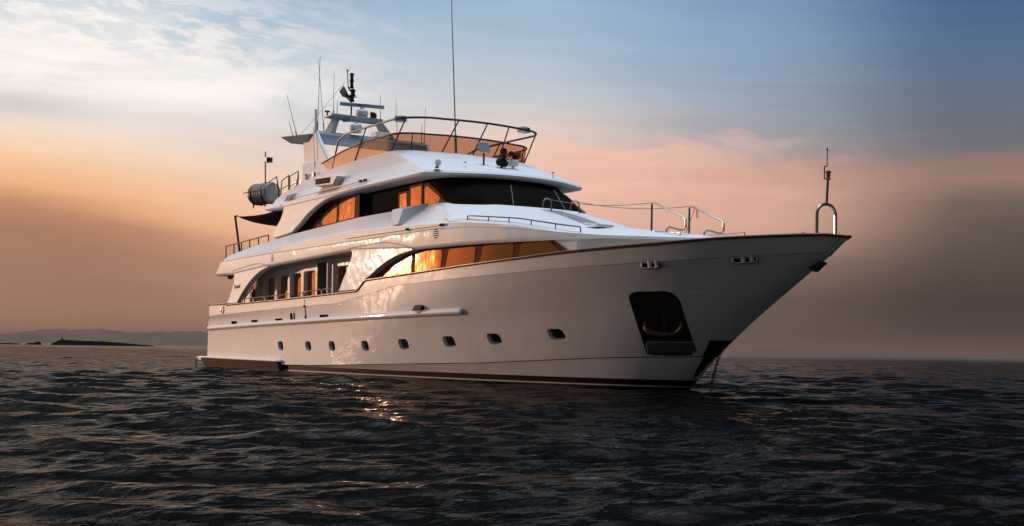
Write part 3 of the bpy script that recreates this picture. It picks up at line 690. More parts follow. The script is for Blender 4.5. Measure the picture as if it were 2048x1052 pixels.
pobj('upper_fashion_plate', UW, lambda x, z: 3.285, .22, .4, WHITE, yacht, 40, bevel=.07, seg=4)
bm = bmesh.new(); box(bm, V(9.0, -2.6, 6.1), V(.14, .3, 1.5)); obj('aft_deck_post', bm, BLACK, yacht, bevel=.02)
# scoop on the bulwark
for s in (-1, 1):
    bm = bmesh.new(); T_ = [V(19.70, 3.32, 5.88), V(20.55, 3.34, 5.84), V(21.25, 2.72, 6.02), V(19.6, 2.72, 6.05)]; B2 = [V(20.0, 3.50, 5.30), V(20.52, 3.50, 5.30), V(20.7, 3.3, 5.3), V(20.0, 3.3, 5.3)]
    m = [V(p.x, s * p.y, p.z) for p in T_]; n = [V(p.x, s * p.y, p.z) for p in B2]
    vt = [bm.verts.new(p) for p in m]; vb = [bm.verts.new(p) for p in n]
    bm.faces.new(vt); bm.faces.new(vb[::-1])
    for i in range(4): bm.faces.new((vt[i], vb[i], vb[(i + 1) % 4], vt[(i + 1) % 4]))
    obj('air_scoop', bm, WHITE, yacht, 30, bevel=.025, seg=3)
# ------------------------------------------------------------------ fittings of the upper works
# ventilator grilles
def louvre(cx, cz, w, h, Y, n, round_=False, skew=0., name='louvre_vent'):
    bm = bmesh.new()
    for i in range(n):
        k = (i + .5) / n * 2 - 1; hw_ = w * (math.sqrt(max(1 - k * k, .05)) if round_ else 1); z = cz + k * h; x = cx + k * skew
        a = V(x - hw_, -Y - .006, z - .03 * (not round_)); b = V(x + hw_, -Y - .006, z + .03 * (not round_)); t = h / n * .9
        bm.faces.new([bm.verts.new(p) for p in (a - U * t * .5, b - U * t * .5, b + U * t * .5, a + U * t * .5)])
    obj(name, bm, DARK_IN, upper if round_ else roof)
louvre(9.37, 4.74, .16, .17, Yu(9.37), 4, True); louvre(23.24, 4.79, .17, .17, Yu(23.24), 5, True)
louvre(10.3, 7.22, .52, .17, 3.1, 7, False, .06)
bm = bmesh.new()
def yro(x, z): return 3.26 - (z - 7.0) * .52
for i in range(7):
    k = (i + .5) / 7; z = 7.08 + .26 * k; x0, x1 = 9.72 + .1 * k, 10.75 + .1 * k
    bm.faces.new([bm.verts.new(V(x, -yro(x, zz) - .012, zz)) for x, zz in ((x0, z - .01), (x1, z + .005), (x1, z + .030), (x0, z + .015))])
bpy.data.objects.remove([o for o in roof.children if o.name.startswith('louvre_vent')][0]); obj('louvre_vent', bm, DARK_IN, roof)
# grab rails
def grab(pts, name, clips, parent):
    bm = bmesh.new(); tube(bm, pts, .022, 7)
    for c in clips: lathe(bm, [(.03, -.12), (.055, -.06), (.03, 0), (.055, .06), (.03, .12)], c, (1, 0, 0), 8, 1)
    obj(name, bm, [ROPE, BLACK], parent)
grab([V(10.83, -3.24, 7.13), V(14, -3.22, 7.15), V(17.36, -3.22, 7.17)], 'grab_rail', [V(17.0, -3.23, 7.17), V(17.36, -3.23, 7.17)], roof)
grab([V(16.55, -Yu(16.5) - .05, 5.08), V(19, -Yu(19) - .05, 5.07), V(21.4, -Yu(21.4) - .05, 5.06), V(23.6, -Yu(23.6) - .05, 5.04)], 'grab_rail', [V(21.4, -Yu(21.4) - .05, 5.06), V(23.66, -Yu(23.66) - .05, 5.04)], upper)
# navigation side light box on the roof side
bm = bmesh.new()
bx = [V(13.1, 0, 7.36), V(14.76, 0, 7.26), V(15.15, 0, 7.56), V(14.9, 0, 7.62), V(13.1, 0, 7.70)]
a = [V(p.x, -3.32, p.z) for p in bx]; b = [V(p.x, -2.9, p.z) for p in bx]; va = [bm.verts.new(p) for p in a]; vb = [bm.verts.new(p) for p in b]
bm.faces.new(va); bm.faces.new(vb[::-1])
for i in range(5): bm.faces.new((va[i], vb[i], vb[(i + 1) % 5], va[(i + 1) % 5]))
sb = obj('side_light_box', bm, WHITE, roof, 30, bevel=.03)
bm = bmesh.new(); bm.faces.new([bm.verts.new(V(x, -3.335, z)) for x, z in ((13.16, 7.42), (14.5, 7.36), (14.55, 7.58), (13.16, 7.64))]); obj('side_light', bm, DARK_IN, sb)
# flybridge windscreen: a tinted panel with a dark top frame
T0 = ring(2.84, 19.62, .085, 1.0, 13.3, 24, 9, 21); T1 = ring(2.86, 19.75, .085, 1.0, 12.7, 24, 9, 21)
ztop = lambda x: interp(x, [(12.7, 8.36), (14.6, 8.60), (16.4, 8.72), (18, 8.70), (20, 8.70)])
b0 = full(T0, lambda x: z3(x) - .02); b1 = full(T1, ztop)
bm = bmesh.new(); grid(bm, [b0, b1]); scr = obj('flybridge_windscreen', bm, TINT, yacht, 50)
bm = bmesh.new(); tube(bm, b1, .035, 7); obj('top_frame', bm, BLACK, scr, 50)
for k in (30, 76): one('mullion', BLACK, scr, [b0[k], b1[k]], .02, 5)
# flybridge rail, leaning out over the screen
RT = ring(2.92, 20.42, .085, 1.3, 14.6, 24, 9, 21)
rz = lambda x: interp(x, [(14.6, 9.16), (15.1, 9.2), (17.5, 9.2), (21, 9.15)])
rp = full(RT, rz); i0 = 2
rp2 = [V(14.1, -2.84, 8.95), V(14.2, -2.86, 9.05)] + rp[i0:-i0] + [V(14.2, 2.86, 9.05), V(14.1, 2.84, 8.95)]
rp2 = [V(13.9, -2.82, 8.65)] + rp2 + [V(13.9, 2.82, 8.65)]
bm = bmesh.new(); tube(bm, rp2, .04, 8); frail = obj('flybridge_rail', bm, BLACK, yacht, 50)
def near(lst, f): return min(lst, key=f)
NR = len(rp)
for k in (12, 27, 40, 54, NR - 41, NR - 28, NR - 13):
    t_ = rp[k]; q = b0[int(k / NR * len(b0))]
    bm = bmesh.new(); tube(bm, [t_, V(q.x - .1, q.y * 1.01, z3(q.x) + .0)], .026, 7); obj('rail_post', bm, BLACK, frail)
bm = bmesh.new(); tube(bm, [V(13.9, -2.82, 8.65), V(13.55, -2.82, 7.95)], .03, 7); obj('rail_post', bm, BLACK, frail)
bm = bmesh.new(); tube(bm, [V(13.9, 2.82, 8.65), V(13.55, 2.82, 7.95)], .03, 7); obj('rail_post', bm, BLACK, frail)
def raillamp(p, rz_):
    bm = bmesh.new(); Mx = Matrix.Rotation(rz_, 3, 'Z'); box(bm, p + V(0, 0, .02), V(.3, .42, .2), 0, Mx); box(bm, p + Mx @ V(.14, .08, .03), V(.04, .16, .12), 1, Mx)
    obj('rail_floodlight', bm, [GREYW, DARK_IN], frail, bevel=.04, seg=3)
raillamp(V(19.1, -2.72, 9.17), -.6); raillamp(V(19.82, 2.02, 9.20), .35)
# roof fittings
def item(name, bm, m, **k): return obj(name, bm, m, roof, **k)
bm = bmesh.new(); lathe(bm, [(.1, 0), (.04, .04), (.04, .1)], V(22.0, -2.85, 7.12), seg=10, mi=1); lathe(bm, [(.05, -.16), (.09, -.1), (.11, .12), (.02, .13)], V(22.05, -2.85, 7.26), (.9, -.4, .15), 12)
item('roof_searchlight', bm, [WHITE, BRONZE])
bm = bmesh.new(); box(bm, V(21.55, -.75, 7.62), V(.05, .05, .5), 1); box(bm, V(21.5, -.75, 7.38), V(.25, .32, .03), 1); box(bm, V(21.5, -.72, 8.08), V(.05, .42, .36), 0, Matrix.Rotation(-.35, 3, 'Y')); item('roof_panel_aerial', bm, [RADARM, BRONZE])
bm = bmesh.new(); c = V(21.85, -.2, 7.30); box(bm, c + V(0, 0, .02), V(.3, .5, .05))
for dx, dy, h, rr in ((.0, -.1, .25, .12), (.05, .1, .22, .12), (.1, .02, .42, .09)): lathe(bm, [(rr * .6, -.12), (rr, -.02), (rr * 1.05, .12), (.02, .14)], c + V(dx, dy, h), (.8, -.5, .1), 10)
lathe(bm, [(.03, -.3), (.05, .15), (.12, .3), (.13, .32)], c + V(.1, .05, .56), (.75, -.6, .1), 12); lathe(bm, [(.03, -.3), (.05, .1), (.1, .22)], c + V(.15, .3, .52), (.75, -.5, .1), 12)
tube(bm, [c, c + V(0, 0, .5)], .05, 8); item('horn_cluster', bm, [BRONZE])
bm = bmesh.new(); c = V(21.75, .33, 7.34); lathe(bm, [(.11, 0), (.05, .06), (.05, .16)], c, seg=10); box(bm, c + V(.02, 0, .26), V(.3, .36, .2), 0, Matrix.Rotation(-.5, 3, 'Z')); box(bm, c + V(.15, -.02, .28), V(.04, .2, .1), 1, Matrix.Rotation(-.5, 3, 'Z')); lathe(bm, [(.07, -.1), (.1, 0), (.1, .1), (.02, .12)], c + V(-.1, .12, .5), (.8, -.5, .0), 10, 1)
item('thermal_camera', bm, [WHITE, DARK_IN], bevel=.02)
bm = bmesh.new(); lathe(bm, [(.05, 0), (.03, .03), (.012, .06), (.012, .2), (.05, .21), (.05, .24), (.01, .25)], V(22.45, 1.55, 7.08), seg=8); item('gps_antenna', bm, [GREY])
bm = bmesh.new(); lathe(bm, [(.06, 0), (.05, .05), (.01, .06)], V(21.9, -1.7, 7.40), seg=8); item('roof_stud', bm, [GREYW])
# radar arch
arch_leg = [(10.44, 9.88), (10.22, 9.5), (10.30, 8.98), (10.45, 8.5), (10.62, 7.7), (13.3, 8.0), (12.75, 8.55), (11.84, 9.45), (11.5, 9.86), (11.1, 9.9)]
arch = empty('radar_arch', (0, 0, 0), '', ''); del arch['label'], arch['category']; arch.parent = yacht
pobj('arch_leg', arch_leg, lambda x, z: 2.62 + max(0, 8.45 - z) * .10, .15, 0, WHITE, arch, 30, bevel=.05, seg=3)
pobj('arch_foot', [(10.33, 8.62), (10.62, 7.62), (13.45, 7.98), (12.75, 8.42), (11.6, 8.60)], lambda x, z: 2.68 + max(0, 8.55 - z) * .12, .34, 0, WHITE, arch, 30, bevel=.04, seg=3)
bm = bmesh.new(); rows = []
for y in np.linspace(-2.5, 2.5, 16):
    rows.append([V(11.05 + .55 * math.cos(a), y, 9.68 + .25 * math.sin(a)) for a in [2 * math.pi * k / 20 for k in range(20)]])
grid(bm, rows, close=True); obj('arch_beam', bm, RADARM, arch, 60)
for s in (-1, 1):
    bm = bmesh.new()
    P0 = [V(8.5, s * 2.55, 9.90), V(8.75, s * 3.05, 9.93), V(11.2, s * 2.75, 9.75), V(11.4, s * 2.3, 9.75), V(9.5, s * 2.2, 9.8)]
    vt = [bm.verts.new(p) for p in P0]; m_ = V(10.2, s * 2.45, 9.72); vb = [bm.verts.new(p.lerp(m_, .12 if i == 0 else .42) - V(0, 0, .06 if i < 1 else .26)) for i, p in enumerate(P0)]
    bm.faces.new(vt); bm.faces.new(vb)
    for i in range(5): bm.faces.new((vt[i], vb[i], vb[(i + 1) % 5], vt[(i + 1) % 5]))
    obj('arch_fin', bm, RADARM, arch, 30, bevel=.02)
for y0, y1, yt in ((-1.98, -1.74, -1.5), (.88, 1.04, .38)):
    bm = bmesh.new(); b = [V(10.7, y0, 9.8), V(11.5, y0, 9.8), V(11.5, y1, 9.85), V(10.7, y1, 9.85)]; t_ = [V(10.85, yt - .08, 10.62), V(11.3, yt - .08, 10.62), V(11.3, yt + .08, 10.62), V(10.85, yt + .08, 10.62)]
    vb = [bm.verts.new(p) for p in b]; vt = [bm.verts.new(p) for p in t_]; bm.faces.new(vb); bm.faces.new(vt)
    for i in range(4): bm.faces.new((vb[i], vt[i], vt[(i + 1) % 4], vb[(i + 1) % 4]))
    obj('mast_platform_leg', bm, RADARM, arch, 30, bevel=.02)
bm = bmesh.new(); box(bm, V(11.05, -.72, 10.62), V(.75, 2.35, .10)); box(bm, V(11.05, -.72, 10.56), V(.6, 2.0, .06)); obj('mast_platform', bm, RADARM, arch, bevel=.02)
bm = bmesh.new(); box(bm, V(11.2, .5, 10.02), V(.5, .75, .22)); obj('equipment_box', bm, WHITE, arch, bevel=.02)
def text(body, size, loc, rot, m, name, parent, shear=0., ext=.004):
    cu = bpy.data.curves.new(name, 'FONT'); cu.body = body; cu.size = size; cu.extrude = ext; cu.align_x = 'CENTER'; cu.align_y = 'CENTER'; cu.shear = shear
    o = bpy.data.objects.new(name, cu); COL.objects.link(o); o.matrix_world = Matrix.Translation(loc) @ rot.to_4x4(); cu.materials.append(m)
    bpy.context.view_layer.update(); me = bpy.data.meshes.new_from_object(o.evaluated_get(bpy.context.evaluated_depsgraph_get())); mw = o.matrix_world.copy()
    bpy.data.objects.remove(o); me.transform(mw); o = bpy.data.objects.new(name, me); COL.objects.link(o); o.parent = parent; return o
def radar(c, half, yaw, pr, writing=False):
    d = V(math.cos(yaw), math.sin(yaw), -.03).normalized(); n = V(-d.y, d.x, 0)
    if n.dot(F) > 0: n = -n
    bm = bmesh.new(); lathe(bm, [(pr * 1.0, 0), (pr * 1.02, .04), (pr * .72, .07), (pr * .98, .12), (pr * 1.05, .22), (pr * .85, .32), (pr * .35, .36), (pr * .3, .45)], c, seg=18)
    r = obj('radar_scanner', bm, GREYW, arch, 50)
    bm = bmesh.new(); M = Matrix((d, n, d.cross(n))).transposed(); box(bm, c + V(0, 0, .52), V(half * 2, .12, .15), 0, M); obj('scanner_bar', bm, RADARM, r, bevel=.035, seg=3)
    if writing:
        x_ = -d if d.dot(R) < 0 else d; y_ = U; z_ = x_.cross(y_).normalized(); y_ = z_.cross(x_)
        text('FURUNO', .14, c + V(0, 0, .525) + n * .064, Matrix((x_, y_, z_)).transposed(), LETTER, 'scanner_lettering', r)
radar(V(11.2, -.42, 10.66), .93, math.atan2(R.y, R.x) + .22, .26, True); radar(V(11.6, -.88, 9.95), .62, math.atan2(R.y, R.x) - .35, .25)
# signal mast with lanterns
bm = bmesh.new(); c = V(10.8, -.72, 10.65); tube(bm, [c, c + V(0, 0, 1.1)], .035, 8); tube(bm, [c + V(0, -.16, 1.3), c + V(0, -.2, 1.9), c + V(0, -.2, 2.0)], .02, 6)
tube(bm, [c + V(0, 0, 1.12), c + V(0, -.1, 1.2), c + V(0, -.16, 1.32)], .03, 6)
for a in (-.07, 0, .07): tube(bm, [c + V(0, -.2, 1.93), c + V(0, -.2 + a, 2.05)], .012, 5)
tube(bm, [c + V(0, -.28, .93), c + V(0, .25, .93)], .018, 5); mast = obj('signal_mast', bm, BRONZE, arch)
for h, r_ in ((.62, .10), (.80, .11), (1.0, .10)): pass
for h in (.72, .95):
    bm = bmesh.new(); lathe(bm, [(.1, 0), (.12, .02), (.12, .05), (.09, .06), (.09, .2), (.12, .21), (.12, .26), (.05, .3)], c + V(0, .02 if h < .9 else .06, h), seg=12); obj('lantern', bm, BLACK, mast, 40)
bm = bmesh.new(); lathe(bm, [(.1, 0), (.1, .04), (.075, .05), (.075, .26), (.1, .27), (.1, .33), (.075, .34), (.075, .56), (.1, .57), (.09, .62)], c + V(0, 0, 1.28), seg=12); obj('lantern', bm, BLACK, mast, 40)
bm = bmesh.new(); lathe(bm, [(.03, -.14), (.05, 0), (.14, .12), (.15, .14)], V(11.2, .18, 10.78), (.6, -.7, 0), 12); box(bm, V(11.2, .05, 10.82), V(.1, .22, .26)); obj('loudhailer', bm, BRONZE, arch)
bm = bmesh.new(); lathe(bm, [(.03, 0), (.03, .12), (.12, .15), (.12, .19), (.02, .21)], V(11.0, -1.9, 10.62), seg=12); obj('gps_antenna', bm, GREY, arch)
# whip aerials
def whip(a, b, r, parent=arch):
    a, b = Vector(a), Vector(b); bm = bmesh.new(); k = a.lerp(b, .12); tube(bm, [a, k], r * 1.8, 6); tube(bm, [k, b], r, 6, r2=r * .55); obj('whip_antenna', bm, GREY, parent)
for a, b, r in (((11.2, -2.41, 9.9), (11.2, -2.34, 12.99), .016), ((11.2, -2.12, 9.9), (11.2, -2.42, 12.85), .014), ((11.0, -1.62, 10.65), (11, -1.62, 12.5), .014), ((11, -1.46, 10.66), (11, -1.45, 11.3), .018),
                ((11.2, .45, 10.61), (11.2, .42, 11.72), .014), ((11.2, 1.26, 9.9), (11.2, 1.15, 11.71), .014), ((11.2, 2.55, 9.77), (11.2, 2.59, 11.45), .014), ((11.2, 2.43, 9.8), (11.2, 2.43, 10.71), .02),
                ((9.54, -2.6, 9.88), (8.39, -2.6, 11.8), .018), ((9.28, -2.65, 9.88), (8.77, -2.65, 10.6), .02)): whip(a, b, r)
bm = bmesh.new(); tube(bm, [V(11.75, -2.72, 7.85), V(11.5, -2.70, 9.5), V(11.45, -2.68, 10.0)], .016, 6); tube(bm, [V(11.6, -2.66, 9.75), V(11.5, -2.62, 10.7)], .05, 8); obj('folding_aerial', bm, GREYW, arch)
whip((18.34, 0, 8.32), (17.80, 0, 14.35), .028, yacht)
bm = bmesh.new(); tube(bm, [V(11, -1.12, 12.1), V(11, -3.05, 9.7)], .008, 4); obj('signal_halyard', bm, GREY, arch)
for p in ((11.9, -2.68, 7.88),): 
    bm = bmesh.new(); tube(bm, [V(11.7, -2.85, 7.75), V(12.05, -2.85, 7.78)], .02, 6); box(bm, V(11.95, -2.86, 8.0), V(.12, .1, .16)); obj('arch_cleat', bm, BRONZE, arch)
# aft end of the boat deck: rails, lamp mast, locker
def framerail(pts, name='boat_deck_rail', posts=()):
    bm = bmesh.new(); tube(bm, pts, .025, 7)
    for a, b in posts: tube(bm, [a, b], .022, 6)
    obj(name, bm, BLACK, yacht)
y = -2.55
framerail([V(7.75, y, 7.5), V(7.85, y, 8.2), V(8.6, y, 8.36), V(8.62, y, 7.6)], posts=[(V(7.8, y, 7.85), V(8.6, y, 7.95))]); framerail([V(8.75, y, 7.6), V(8.72, y, 8.3), V(9.62, y, 8.42), V(9.7, y, 7.75), V(9.75, y + .3, 8.3), V(10.3, y + .5, 8.2)], posts=[(V(8.75, y, 7.85), V(9.7, y, 8.0)), (V(9.5, y, 7.7), V(9.62, y, 8.42))])
framerail([V(5.6, -2.4, 8.3), V(6.9, -2.4, 8.5), V(7.15, -2.4, 7.9), V(7.1, -2.4, 7.4)], posts=[(V(6.95, -2.4, 7.9), V(7.8, -2.5, 7.9)), (V(6.9, -2.4, 8.45), V(6.8, -2.2, 7.5))])
bm = bmesh.new(); box(bm, V(9.15, -2.1, 7.85), V(.95, .5, .6)); obj('deck_locker', bm, RADARM, yacht, bevel=.03)
bm = bmesh.new(); tube(bm, [V(5.86, -2.5, 7.3), V(5.79, -2.5, 9.72)], .035, 7); lm = obj('lamp_mast', bm, GREY, yacht)
bm = bmesh.new(); box(bm, V(6.1, -2.5, 9.32), V(.45, .3, .24), 0, Matrix.Rotation(.1, 3, 'Y')); box(bm, V(6.33, -2.52, 9.3), V(.04, .22, .18), 1); obj('floodlight', bm, [GREYW, DARK_IN], lm, bevel=.03)
bm = bmesh.new(); tube(bm, [V(6.1, -2.5, 9.2), V(7.3, -2.5, 7.75)], .006, 4); obj('mast_stay', bm, BRONZE, lm)
# rail of the upper aft deck
bm = bmesh.new(); X_ = [2.55, 3.6, 4.6, 5.65, 6.75, 7.95]
yz = lambda x: (-(interp(x, YT) - .1), interp(x, ZT))
for x in X_: tube(bm, [V(x, yz(max(x, 2.7))[0], interp(max(x, 3.2), ZT) - .05), V(x, yz(x)[0], interp(x, [(2.5, 5.68), (7.95, 5.83)]))], .028, 6)
tube(bm, [V(x, yz(x)[0], interp(x, [(2.5, 5.68), (7.95, 5.83)])) for x in X_], .028, 6)
obj('aft_deck_rail', bm, BLACK, yacht)
bm = bmesh.new(); lathe(bm, [(.3, 0), (.32, .2), (.2, .34), (.05, .4)], V(3.6, -2.3, 5.12), seg=12); obj('covered_winch', bm, BLACK, yacht); bm = bmesh.new(); box(bm, V(4.6, -2.3, 5.35), V(.9, .5, .35)); obj('deck_box', bm, BLACK, yacht, bevel=.03)
bm = bmesh.new(); lathe(bm, [(.02, 0), (.12, .04), (.14, .12), (.1, .2)], V(3.5, -3.2, 4.1), seg=12); obj('deck_speaker', bm, BLACK, upper)
# emblem and script on the aft plate
text('Benetti', .26, V(4.95, -Yu(4.95) - .002, 3.72), Matrix(((1, -.03, 0), (0, 0, -1), (.03, 1, 0))), LETTERG, 'builder_script', aw, .35)
bm = bmesh.new(); box(bm, V(11.05, -2.80, 8.0), V(.2, .02, .2), 0); tube(bm, [V(10.95, -2.82, 8.1), V(11.15, -2.82, 8.1), V(11.12, -2.82, 7.92), V(10.98, -2.82, 7.92)], .02, 5, 1); obj('arch_emblem', bm, [CREAM, LETTERG], arch)
# ------------------------------------------------------------------ foredeck fittings
def gy(x): return -(ell(x, 33.5, 11, 3.4) - .02)
bm = bmesh.new(); P_ = [V(x, gy(x), interp(x, ZG) + .17) for x in np.linspace(24.81, 29.7, 16)]
tube(bm, [V(24.81, gy(24.81), interp(24.81, ZG))] + P_ + [V(29.72, gy(29.72), interp(29.72, ZG))], .022, 7)
for x in np.linspace(25.9, 28.8, 4): tube(bm, [V(x, gy(x), interp(x, ZG)), V(x, gy(x), interp(x, ZG) + .17)], .02, 6)
obj('low_handrail', bm, STEEL, yacht)
for s in (-1, 1):
    pts = [V(30.7, s * .7, 4.40), V(30.7, s * .7, 5.28), V(30.74, s * .7, 5.33), V(30.85, s * .7, 5.31), V(32.1, s * .7, 4.80), V(32.17, s * .7, 4.74), V(32.18, s * .7, 4.52), V(32.12, s * .7, 4.46), V(32.0, s * .7, 4.45), V(31.5, s * .7, 4.58), V(31.36, s * .7, 4.52), V(31.3, s * .7, 4.12)]
    bm = bmesh.new(); tube(bm, pts, .032, 8); obj('stair_handrail', bm, STEEL, yacht)
    h = [V(24.95, s * .55, 5.72), V(24.98, s * .55, 5.92), V(25.08, s * .55, 5.99), V(25.3, s * .55, 5.96), V(25.42, s * .55, 5.88), V(25.44, s * .55, 5.55)]
    bm = bmesh.new(); tube(bm, h, .025, 7); obj('step_handle', bm, STEEL, yacht)
    a, b = V(25.2, s * .55, 5.97), V(30.72, s * .7, 5.33)
    bm = bmesh.new(); tube(bm, [a.lerp(b, k) - V(0, 0, .14 * 4 * k * (1 - k)) for k in np.linspace(0, 1, 12)], .011, 5); obj('guard_wire', bm, GREY, yacht)
bm = bmesh.new(); tube(bm, [V(30.95, .7, 5.27), V(30.6, .66, 4.55), V(30.5, .6, 4.45)], .008, 4); tube(bm, [V(31.0, .72, 5.25), V(31.0, .72, 4.98), V(31.06, .72, 4.98), V(31.04, .72, 5.24)], .01, 4); obj('hanging_line', bm, BLACK, yacht)
bm = bmesh.new(); box(bm, V(29.35, -1.55, 4.74), V(.62, .62, .07), 0, Matrix.Rotation(.12, 3, 'Y')); obj('deck_hatch', bm, GREYW, yacht, bevel=.02)
bm = bmesh.new(); box(bm, V(31.35, -.25, 4.42), V(.7, .7, .06), 0, Matrix.Rotation(.1, 3, 'Y')); obj('deck_hatch', bm, GREYW, yacht, bevel=.02)
bm = bmesh.new(); q = [V(x, .0 + 1.1, 4.36) for x in (30.9, 32.6)]; tube(bm, [q[0], q[0] + V(.05, 0, .12), q[1] + V(0, 0, .1), q[1]], .016, 6); obj('toe_rail', bm, STEEL, yacht); bm = bmesh.new(); tube(bm, [V(31.2, -1.0, 4.36), V(31.25, -1.0, 4.46), V(32.3, -1.0, 4.34), V(32.3, -1, 4.2)], .016, 6); obj('toe_rail', bm, STEEL, yacht)
# bow mast: a hoop carrying a pole and lantern
bm = bmesh.new(); hoop_ = [V(36.6, -.27, 3.95), V(36.6, -.27, 4.55)] + [V(36.6, .06 - .33 * math.cos(a), 4.55 + .27 * math.sin(a)) for a in np.linspace(.2, math.pi - .2, 9)] + [V(36.6, .39, 4.55), V(36.6, .40, 3.95)]
tube(bm, hoop_, .042, 8); tube(bm, [V(36.6, .06, 4.80), V(36.63, .06, 5.42)], .036, 8); bmst = obj('bow_mast', bm, STEEL, yacht)
bm = bmesh.new(); lathe(bm, [(.06, 0), (.075, .02), (.055, .04), (.055, .16), (.075, .17), (.075, .21), (.03, .23)], V(36.63, .07, 5.42), seg=12); obj('lantern', bm, AMBER, bmst)
bm = bmesh.new(); tube(bm, [V(36.63, .06, 5.44), V(36.63, -.06, 5.44), V(36.63, -.06, 5.74), V(36.63, .03, 5.76)], .018, 6); tube(bm, [V(36.63, .03, 5.76), V(36.63, .03, 6.22)], .012, 5); tube(bm, [V(36.63, -.03, 6.18), V(36.63, .08, 6.16)], .01, 4); obj('wind_vane', bm, BLACK, bmst)
bm = bmesh.new(); tube(bm, [V(36.25, -.35 + .18 * math.cos(a), 4.0 + .1 * math.sin(a)) for a in np.linspace(0, math.pi, 9)], .018, 6); obj('mooring_bitt', bm, STEEL, yacht)

# ------------------------------------------------------------------ things carried by the yacht
raft = empty('life_raft', (5.75, -2.55, 7.45), 'grey ribbed life raft canister strapped on the aft end of the roof', 'life raft')
d = V(.92, .10, .0).normalized(); d = (R * .62 - F * .55 + U * .02).normalized(); c = V(5.75, -2.55, 7.86)
bm = bmesh.new(); prof = [(.02, -.72), (.38, -.70), (.43, -.62)]
for k in range(8): h = -.56 + k * .155; prof += [(.455, h), (.455, h + .09), (.435, h + .105), (.435, h + .145)]
prof += [(.44, .66), (.40, .72), (.02, .73)]
lathe(bm, prof, c, d, 28); child(obj('canister', bm, RAFTM, None, 40), raft)
bm = bmesh.new()
for h in (-.4, .35):
    a = d.orthogonal().normalized(); w = d.cross(a); tube(bm, [c + d * h + (a * math.cos(q) + w * math.sin(q)) * .465 for q in np.linspace(0, 2 * math.pi, 25)], .014, 5, cap=False)
s_ = d.cross(U); s_ = s_ if s_.dot(F) < 0 else -s_
tube(bm, [c + s_ * .46 - d * .85 + V(0, 0, .05), c + s_ * .46 + d * .75 + V(0, 0, .05)], .02, 6)
child(obj('strap', bm, BLACK, None), raft)
bm = bmesh.new()
tube(bm, [c - d * .4 - U * .47, c + d * .4 - U * .47], .03, 6)
for h in (-.4, .4):
    tube(bm, [c + d * h + s_ * .45 - U * .2, c + d * h + s_ * .25 - U * .46, c + d * h - s_ * .25 - U * .46, c + d * h - s_ * .45 - U * .2], .035, 6); tube(bm, [c + d * h + s_ * .2 - U * .46, c + d * h + s_ * .24 - U * .62], .035, 6)
child(obj('cradle', bm, BLACK, None), raft)
awn = empty('sun_awning', (3.9, -2.9, 5.3), 'black canvas sun awning stretched from the roof to a slanting pole over the aft deck', 'awning')
bm = bmesh.new(); E0, E1 = V(3.50, -2.9, 7.0), V(3.50, 2.9, 7.0); G0, G1 = V(8.6, -3.05, 6.86), V(8.6, 3.05, 6.86); rows = []
for i in range(13):
    u_ = i / 12; row = []
    for j in range(25):
        v_ = j / 24; a = E0.lerp(G0, u_); b = E1.lerp(G1, u_); p = a.lerp(b, v_); p.x -= .75 * 4 * v_ * (1 - v_) * (1 - u_); p.z -= .05 * (4 * u_ * (1 - u_)) + .24 * (1 - abs(2 * v_ - 1) ** 3) * (1 - u_ * .6)
        e = (1 - abs(2 * v_ - 1)); p.y *= 1 - .06 * math.sin(math.pi * u_); row.append(p)
    rows.append(row)
grid(bm, rows); cp = obj('canopy', bm, CANVAS, None, 60); so_ = cp.modifiers.new('thick', 'SOLIDIFY'); so_.thickness = .01; child(cp, awn)
bm = bmesh.new(); tube(bm, [V(4.05, -2.95, 5.2), V(3.42, -2.98, 7.02)], .055, 8); tube(bm, [V(3.40, -3.0, 6.99), V(3.58, -2.93, 7.02)], .04, 6); child(obj('pole', bm, BLACK, None), awn)
fl = bmesh.new(); A0, A1 = V(10.8, -1.09, 12.0), V(10.8, -1.30, 11.72); rows = []
for i in range(15):
    u_ = i / 14; a = A0 + V(.05 * math.sin(u_ * 7), .42 * u_, -.56 * u_ - .05 * math.sin(u_ * 5)); b = A1 + V(.05 * math.sin(u_ * 7 + .8), .42 * u_, -.36 * u_ - .06 * math.sin(u_ * 6)); rows.append([a.lerp(b, k / 9) for k in range(10)])
vs, fs = grid(fl, rows)
for i, f in enumerate(fs): f.material_index = (i % 9) % 2
flag = obj('signal_flag', fl, [mat('flag_dark', (.02, .012, .012), .9), mat('flag_stripe', (.34, .27, .25), .9)], None, 60)
flag['label'] = 'small dark striped flag fluttering below the mast top lanterns'; flag['category'] = 'flag'
# anchor in its pocket and the chain at the bow
anc = empty('anchor', tuple(hp(32.05, 1.5) - pn * .15), 'rusty grey anchor stowed in the dark pocket of the bow', 'anchor')
c, n_, u_, w_ = frame(32.08, 1.70); bm = bmesh.new()
q = [c - u_ * .62 + w_ * .12 - n_ * .2, c - u_ * .55 - w_ * .02 - n_ * .02, c - u_ * .28 - w_ * .13 + n_ * .02, c - w_ * .15 + n_ * .03, c + u_ * .26 - w_ * .12 + n_ * .02, c + u_ * .48 - w_ * .0 - n_ * .02, c + u_ * .50 + w_ * .13 - n_ * .15]
tube(bm, cr(q, 4), .075, 10); child(obj('fluke', bm, ANCHM, None, 60), anc)
bm = bmesh.new(); tube(bm, [c - w_ * .12 - n_ * .05, c + w_ * .45 - n_ * .2, c + w_ * .62 - n_ * .24], .05, 8); tube(bm, [c + w_ * .62 - n_ * .24 + u_ * .1 * math.cos(a) + w_ * .1 * math.sin(a) for a in np.linspace(0, 2 * math.pi, 13)], .022, 6, cap=False); child(obj('shank', bm, ANCHM, None, 60), anc)
ch0, ch1 = V(33.02, 0, 1.38), V(32.47, 0, -.12); bm = bmesh.new(); n = 17; dd = (ch1 - ch0) / n
